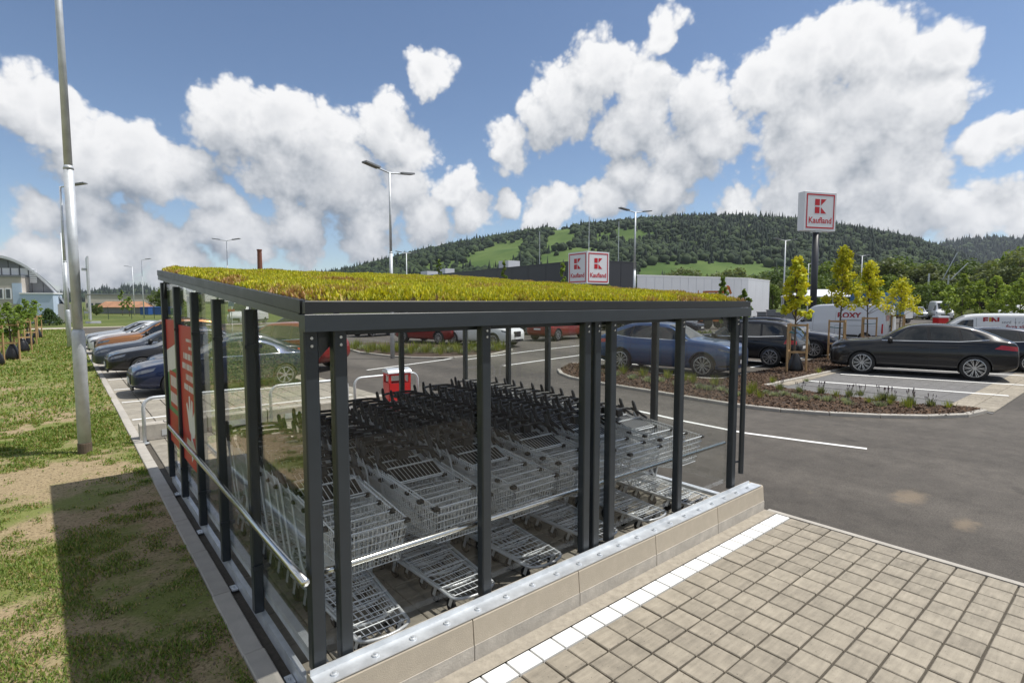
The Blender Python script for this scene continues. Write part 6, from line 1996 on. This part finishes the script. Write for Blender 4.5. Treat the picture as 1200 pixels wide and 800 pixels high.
for (px, py, k, s) in [(899, 461, 'silver', 1.0), (908, 464, 'silver', 1.1), (919, 463, 'silver', 1.2), (933, 466, 'silver', 1.1), (943, 469, 'silver', 1.2), (957, 467, 'silver', 1.0), (970, 470, 'silver', 1.4), (990, 470, 'silver', 1.0), (994, 474, 'silver', 1.0), (1031, 476, 'silver', 1.2), (914, 457, 'lavender', 1.1), (937, 460, 'lavender', 1.0), (962, 461, 'lavender', 1.1), (995, 465, 'lavender', 1.1), (1008, 464, 'lavender', 1.0), (1035, 469, 'lavender', 1.2), (1045, 470, 'lavender', 1.1), (1066, 475, 'lavender', 1.3), (1090, 476, 'lavender', 1.0), (980, 465, 'grass', .9), (1018, 472, 'grass', .8), (1043, 474, 'grass', .8), (1064, 478, 'grass', 1.1), (1112, 478, 'grass', .9), (1028, 470, 'grass', .8), (890, 466, 'grass', 1.1), (883, 458, 'grass', 1.3)]:
    tuft(px, py, k, s, W1)
for (px, py, k, s) in [(700, 437, 'silver', 1.5), (722, 440, 'silver', 1.6), (731, 438, 'grass', 1.5), (742, 444, 'silver', 1.5), (753, 441, 'grass', 1.5), (760, 447, 'silver', 1.6), (775, 447, 'silver', 1.4), (783, 444, 'grass', 1.5), (795, 452, 'silver', 1.5), (803, 446, 'grass', 1.3), (812, 449, 'grass', 1.5), (820, 455, 'silver', 1.4), (830, 457, 'silver', 1.4), (838, 452, 'grass', 1.5), (846, 458, 'silver', 1.3), (857, 461, 'silver', 1.2), (712, 431, 'grass', 1.4), (868, 464, 'silver', 1.2), (878, 462, 'grass', 1.2), (690, 434, 'silver', 1.4), (905, 449, 'grass', 1.0), (960, 437, 'grass', .9), (945, 447, 'silver', .9)]:
    tuft(px, py, k, s, W2)
for i in range(34):
    px = 404 + i * 5.6; k = ('grass', 'silver', 'grass')[i % 3]
    tuft(px, 409 + 4.5 * math.sin(math.pi * (i + 1) / 35) + random.uniform(-2.5, 2.5), k, 2.4, W3)

# bark chips on the beds
def in_poly(x, y, poly):
    ins = np.zeros(len(x), bool); n = len(poly); j = n - 1
    for i in range(n):
        xi, yi = poly[i]; xj, yj = poly[j]
        c = ((yi > y) != (yj > y)) & (x < (xj - xi) * (y - yi) / (yj - yi + 1e-12) + xi)
        ins ^= c; j = i
    return ins
def chips(poly, n, name, label, z, seed):
    r_ = np.random.default_rng(seed); a = np.array(poly)
    x = r_.uniform(a[:, 0].min(), a[:, 0].max(), n * 4); y = r_.uniform(a[:, 1].min(), a[:, 1].max(), n * 4)
    k = in_poly(x, y, poly); x, y = x[k][:n], y[k][:n]; m = len(x)
    V, Fq, C = leaf_cloud(np.stack([x, y, np.full(m, z + .012)], 1), [.012] * m, 1, (.03, .085), [(.040, .026, .018), (.17, .105, .065)], seed, up=1.6)
    tag(put(name, np_mesh(name, V, Fq, C), M['chips']), label, 'bark mulch', None, 'stuff')
chips(isl, 45000, 'bark_chips', 'brown bark chips covering the planting bed', .035, 9)

# --- lawn: tufts of short grass, thinning to bare soil
def lawn_blades(n, x0, x1, y0, y1, hgt, wid, seed, thr):
    r_ = np.random.default_rng(seed)
    x = r_.uniform(x0, x1, n); y = y0 + (y1 - y0) * r_.random(n) ** 1.6
    pat = vnoise(x, y, 1.6, 31) * .34 + vnoise(x, y, .55, 32) * .33 + vnoise(x, y, .16, 33) * .43
    pat = pat + np.clip((y - 15) / 20, 0, .10)
    k = pat + r_.normal(0, .06, n) > thr
    x, y, pat = x[k], y[k], pat[k]; m = len(x)
    a = r_.uniform(0, 2 * np.pi, m); lean = r_.uniform(.2, 1.15, m)
    far = np.clip((y - 6) / 20, 0, 1)
    h = r_.uniform(*hgt, m) * (1 + 1.2 * far) * (.6 + .9 * np.clip((pat - thr) * 3, 0, 1)); w = r_.uniform(*wid, m) * (1 + 2.2 * far)
    base = np.stack([x, y, np.full(m, -.004)], 1)
    tip = base + np.stack([np.cos(a) * np.sin(lean) * h, np.sin(a) * np.sin(lean) * h, np.cos(lean) * h], 1)
    sd = np.stack([-np.sin(a), np.cos(a), np.zeros(m)], 1) * w[:, None]
    V = np.stack([base - sd * .5, base * .45 + tip * .55 - sd * .8, tip, base * .45 + tip * .55 + sd * .8], 1)
    t = r_.random((m, 1)); dry = (r_.random((m, 1)) < .16)
    C = np.array((.085, .155, .025)) * t + np.array((.23, .29, .06)) * (1 - t); C = np.where(dry, np.array((.36, .29, .13)), C)
    return V.reshape(-1, 3), np.arange(m * 4).reshape(m, 4), np.repeat(C, 4, 0)
A_ = lawn_blades(300000, -4.0, .86, 2.4, 15, (.014, .055), (.0035, .0090), 51, .51)
B_ = lawn_blades(110000, -9, .86, 12, 62, (.02, .05), (.006, .013), 52, .49)
V, Fq, C = merge_leaf([A_, B_])
tag(put('grass', np_mesh('grass', V, Fq, C), M['grassblade']), 'short patchy grass and weeds on the lawn', 'grass', None, 'stuff')
# pebbles on bare soil
r_ = np.random.default_rng(5); n = 2600
V, Fq, C = leaf_cloud(np.stack([r_.uniform(-3.2, .86, n), r_.uniform(2.5, 12, n), np.full(n, .002)], 1), [.004] * n, 1, (.012, .035), [(.30, .25, .18), (.12, .09, .06)], 3, up=2.0)
tag(put('gravel', np_mesh('gravel', V, Fq, C), M['chips']), 'small stones scattered on the bare soil', 'gravel', None, 'stuff')

# ================================================================== HILLS AND FOREST
def ridge_hill(name, label, ridge, r0, r1, back, mat, seed, rough=1.0, nr=26, base=-.05):
    """terrain: ridge = [(px, py)] of the skyline; r0 foot distance, r1 ridge distance (forward metres)"""
    pxs = np.linspace(ridge[0][0], ridge[-1][0], 120)
    pys = np.interp(pxs, [q[0] for q in ridge], [q[1] for q in ridge])
    V = []
    for a, b in zip(pxs, pys):
        top = HC + (353 - b - 6.5) / 635.3 * r1
        for j in range(nr + 6):
            if j <= nr:
                f = j / nr; d = r0 + (r1 - r0) * f; s_ = f ** 1.25 * (1.6 - .6 * f)
            else:
                f = (j - nr) / 6; d = r1 + back * f; s_ = 1 - .75 * f
            x, y = D(a, d)
            wob = 1 + (.0 if j in (0, nr) else .07 * math.sin(a * .021 + j * .7 + seed) * math.sin(math.pi * min(1, j / nr)))
            V.append((x, y, base + (top - base) * s_ * wob))
    m = nr + 6
    Fq = [(i * m + j, (i + 1) * m + j, (i + 1) * m + j + 1, i * m + j + 1) for i in range(len(pxs) - 1) for j in range(m - 1)]
    me = np_mesh(name, np.array(V), np.array(Fq)); me.polygons.foreach_set('use_smooth', [True] * len(me.polygons))
    o = put(name, me, mat)
    bm = bmesh.new(); bm.from_mesh(me); bmesh.ops.recalc_face_normals(bm, faces=bm.faces); bm.to_mesh(me); bm.free()
    tag(o, label, None, None, 'structure')
    G_ = np.array(V).reshape(len(pxs), m, 3)
    return G_, pxs
def hill_z(G_, u, v):
    i = np.clip(u.astype(int), 0, G_.shape[0] - 2); j = np.clip(v.astype(int), 0, G_.shape[1] - 2)
    fu = (u - i)[:, None]; fv = (v - j)[:, None]
    return (G_[i, j] * (1 - fu) + G_[i + 1, j] * fu) * (1 - fv) + (G_[i, j + 1] * (1 - fu) + G_[i + 1, j + 1] * fu) * fv
RIDGE = [(250, 342), (330, 326), (380, 318), (420, 310), (455, 301), (500, 290), (560, 279), (620, 268), (660, 263), (700, 259), (745, 255), (800, 253), (860, 253), (920, 255), (970, 261), (1020, 268), (1060, 276), (1095, 287), (1130, 300), (1180, 315), (1260, 335)]
HG, hpxs = ridge_hill('wooded_hill', 'long wooded hill with sloping meadows behind the store', RIDGE, 520, 1500, 500, M['hill'], 0.0)
ico_v, ico_f = None, None
bmx = bmesh.new(); bmesh.ops.create_icosphere(bmx, subdivisions=1, radius=1.0)
bmx.verts.ensure_lookup_table(); ico_v = np.array([v.co[:] for v in bmx.verts]); ico_f = np.array([[v.index for v in f.verts] for f in bmx.faces]); bmx.free()
con_v = np.array([(math.cos(a) * r, math.sin(a) * r, z) for (r, z) in ((1.0, -.6), (.62, .15), (.30, .9)) for a in np.linspace(0, 2 * math.pi, 6, endpoint=False)] + [(0, 0, 1.7)])
con_f = [(i, (i + 1) % 6, 6 + (i + 1) % 6) for i in range(6)] + [(i, 6 + (i + 1) % 6, 6 + i) for i in range(6)] + [(6 + i, 6 + (i + 1) % 6, 12 + (i + 1) % 6) for i in range(6)] + [(6 + i, 12 + (i + 1) % 6, 12 + i) for i in range(6)] + [(12 + i, 12 + (i + 1) % 6, 18) for i in range(6)]
con_f = np.array(con_f)
def forest(name, label, G_, n, seed, meadow, size, conif, vmax, vpow=1.0, cpal=((.008, .018, .011), (.016, .030, .016)), dpal=((.014, .030, .013), (.042, .066, .021))):
    r_ = np.random.default_rng(seed)
    u = r_.uniform(0, G_.shape[0] - 1.01, n); v = vmax * r_.random(n) ** vpow
    p = hill_z(G_, u, v)
    px = np.array([PX(*q) for q in p])
    keep = np.ones(n, bool)
    for poly, soft in meadow:
        jit = px + r_.normal(0, soft, px.shape)
        keep &= ~in_poly(jit[:, 0], jit[:, 1], poly)
    p, px, v = p[keep], px[keep], v[keep]; m = len(p)
    isc = r_.random(m) < conif(px[:, 0], v)
    s = size[0] * .75 + (size[1] * 1.12 - size[0] * .75) * r_.random(m) ** 1.7
    parts = []
    for flag, bv, bf, sz, pal in ((True, con_v, con_f, (.62, .62, 1.15), cpal), (False, ico_v, ico_f, (1.0, 1.0, .95), dpal)):
        k = isc == flag; q = p[k]; c = len(q)
        if not c: continue
        nv_ = len(bv); a = r_.uniform(0, 6.28, c)
        vv = bv[None] * (s[k][:, None, None] * np.array(sz)[None, None]) * r_.uniform(.68, 1.30, (c, nv_, 1))
        x = vv[..., 0] * np.cos(a)[:, None] - vv[..., 1] * np.sin(a)[:, None]; y = vv[..., 0] * np.sin(a)[:, None] + vv[..., 1] * np.cos(a)[:, None]
        V = np.stack([x + q[:, 0:1], y + q[:, 1:2], vv[..., 2] + q[:, 2:3] + (s[k] * .55)[:, None]], -1)
        t = r_.random((c, 1)); C = (np.array(pal[0]) * (1 - t) + np.array(pal[1]) * t) * r_.uniform(.8, 1.2, (c, 1))
        Fq = (bf[None] + (np.arange(c) * nv_)[:, None, None]).reshape(-1, 3)
        parts.append((V.reshape(-1, 3), Fq, np.repeat(C, nv_, 0)))
    V, Fq, C = merge_leaf(parts)
    o = put(name, np_mesh(name, V, Fq, C, 3), M['forest'])
    return tag(o, label, 'forest', None, 'stuff')
MEADOW = [([(528, 318), (548, 298), (582, 284), (616, 279), (618, 292), (604, 308), (575, 320)], 2.0), ([(634, 284), (650, 266), (672, 266), (678, 284), (664, 294), (640, 296)], 2.0), ([(624, 322), (634, 300), (662, 290), (698, 286), (712, 302), (700, 324)], 3.5), ([(696, 270), (740, 263), (772, 270), (750, 286), (702, 286)], 5), ([(748, 320), (760, 310), (800, 306), (880, 308), (935, 316), (935, 330), (748, 332)], 2.0), ([(470, 326), (500, 308), (530, 304), (540, 320), (500, 330)], 5)]
forest('hill_forest', 'dark mixed forest covering the long hill', HG, 34000, 3, MEADOW, (4.2, 7.6), lambda px, v: np.where(px > 780, .55, .22) * np.clip(v / 26 + .35, .3, 1.0), 27.5, .8)
# farther ridges
R2 = [(1040, 300), (1080, 290), (1105, 282), (1130, 278), (1160, 275.5), (1185, 277), (1230, 276), (1300, 285)]
H2, _ = ridge_hill('far_hill', 'blue-grey wooded ridge beyond the right end of the hill', R2, 1800, 2500, 300, M['far_hill'], 1.0)
forest('far_forest', 'forest on the far right ridge', H2, 5000, 4, [], (9, 14), lambda px, v: np.full(px.shape, .7), 27, .7)
R3 = [(-60, 346), (40, 347), (90, 344), (108, 341), (122, 337.5), (135, 338.5), (150, 335.5), (163, 333.5), (175, 337), (186, 343), (215, 345), (260, 340), (330, 333), (380, 326), (430, 320), (500, 318)]
H3, _ = ridge_hill('far_hill', 'low blue hills on the horizon left of the shelter', R3, 1600, 2300, 300, M['far_hill'], 2.0)
forest('far_forest', 'forest on the low horizon hills', H3, 7000, 5, [], (8, 14), lambda px, v: np.full(px.shape, .5), 27, .7)

# ================================================================== HAZE
hz = MB(); hz.box((-4950, -4950, -1.2), (4950, 4950, 480))
hm = bpy.data.materials.new('haze'); hm.use_nodes = True
hm.node_tree.nodes.clear()
hn_ = NT(hm.node_tree)
pv = hn_.n('ShaderNodeVolumePrincipled', {'Color': (0.78, 0.86, 1.0, 1), 'Density': 0.000055, 'Anisotropy': 0.2})
ho = hn_.n('ShaderNodeOutputMaterial', {'Volume': pv.outputs[0]})
tag(hz.build('haze', hm), 'thin blue summer haze in the valley', None, None, 'stuff')
SC.cycles.volume_bounces = 0
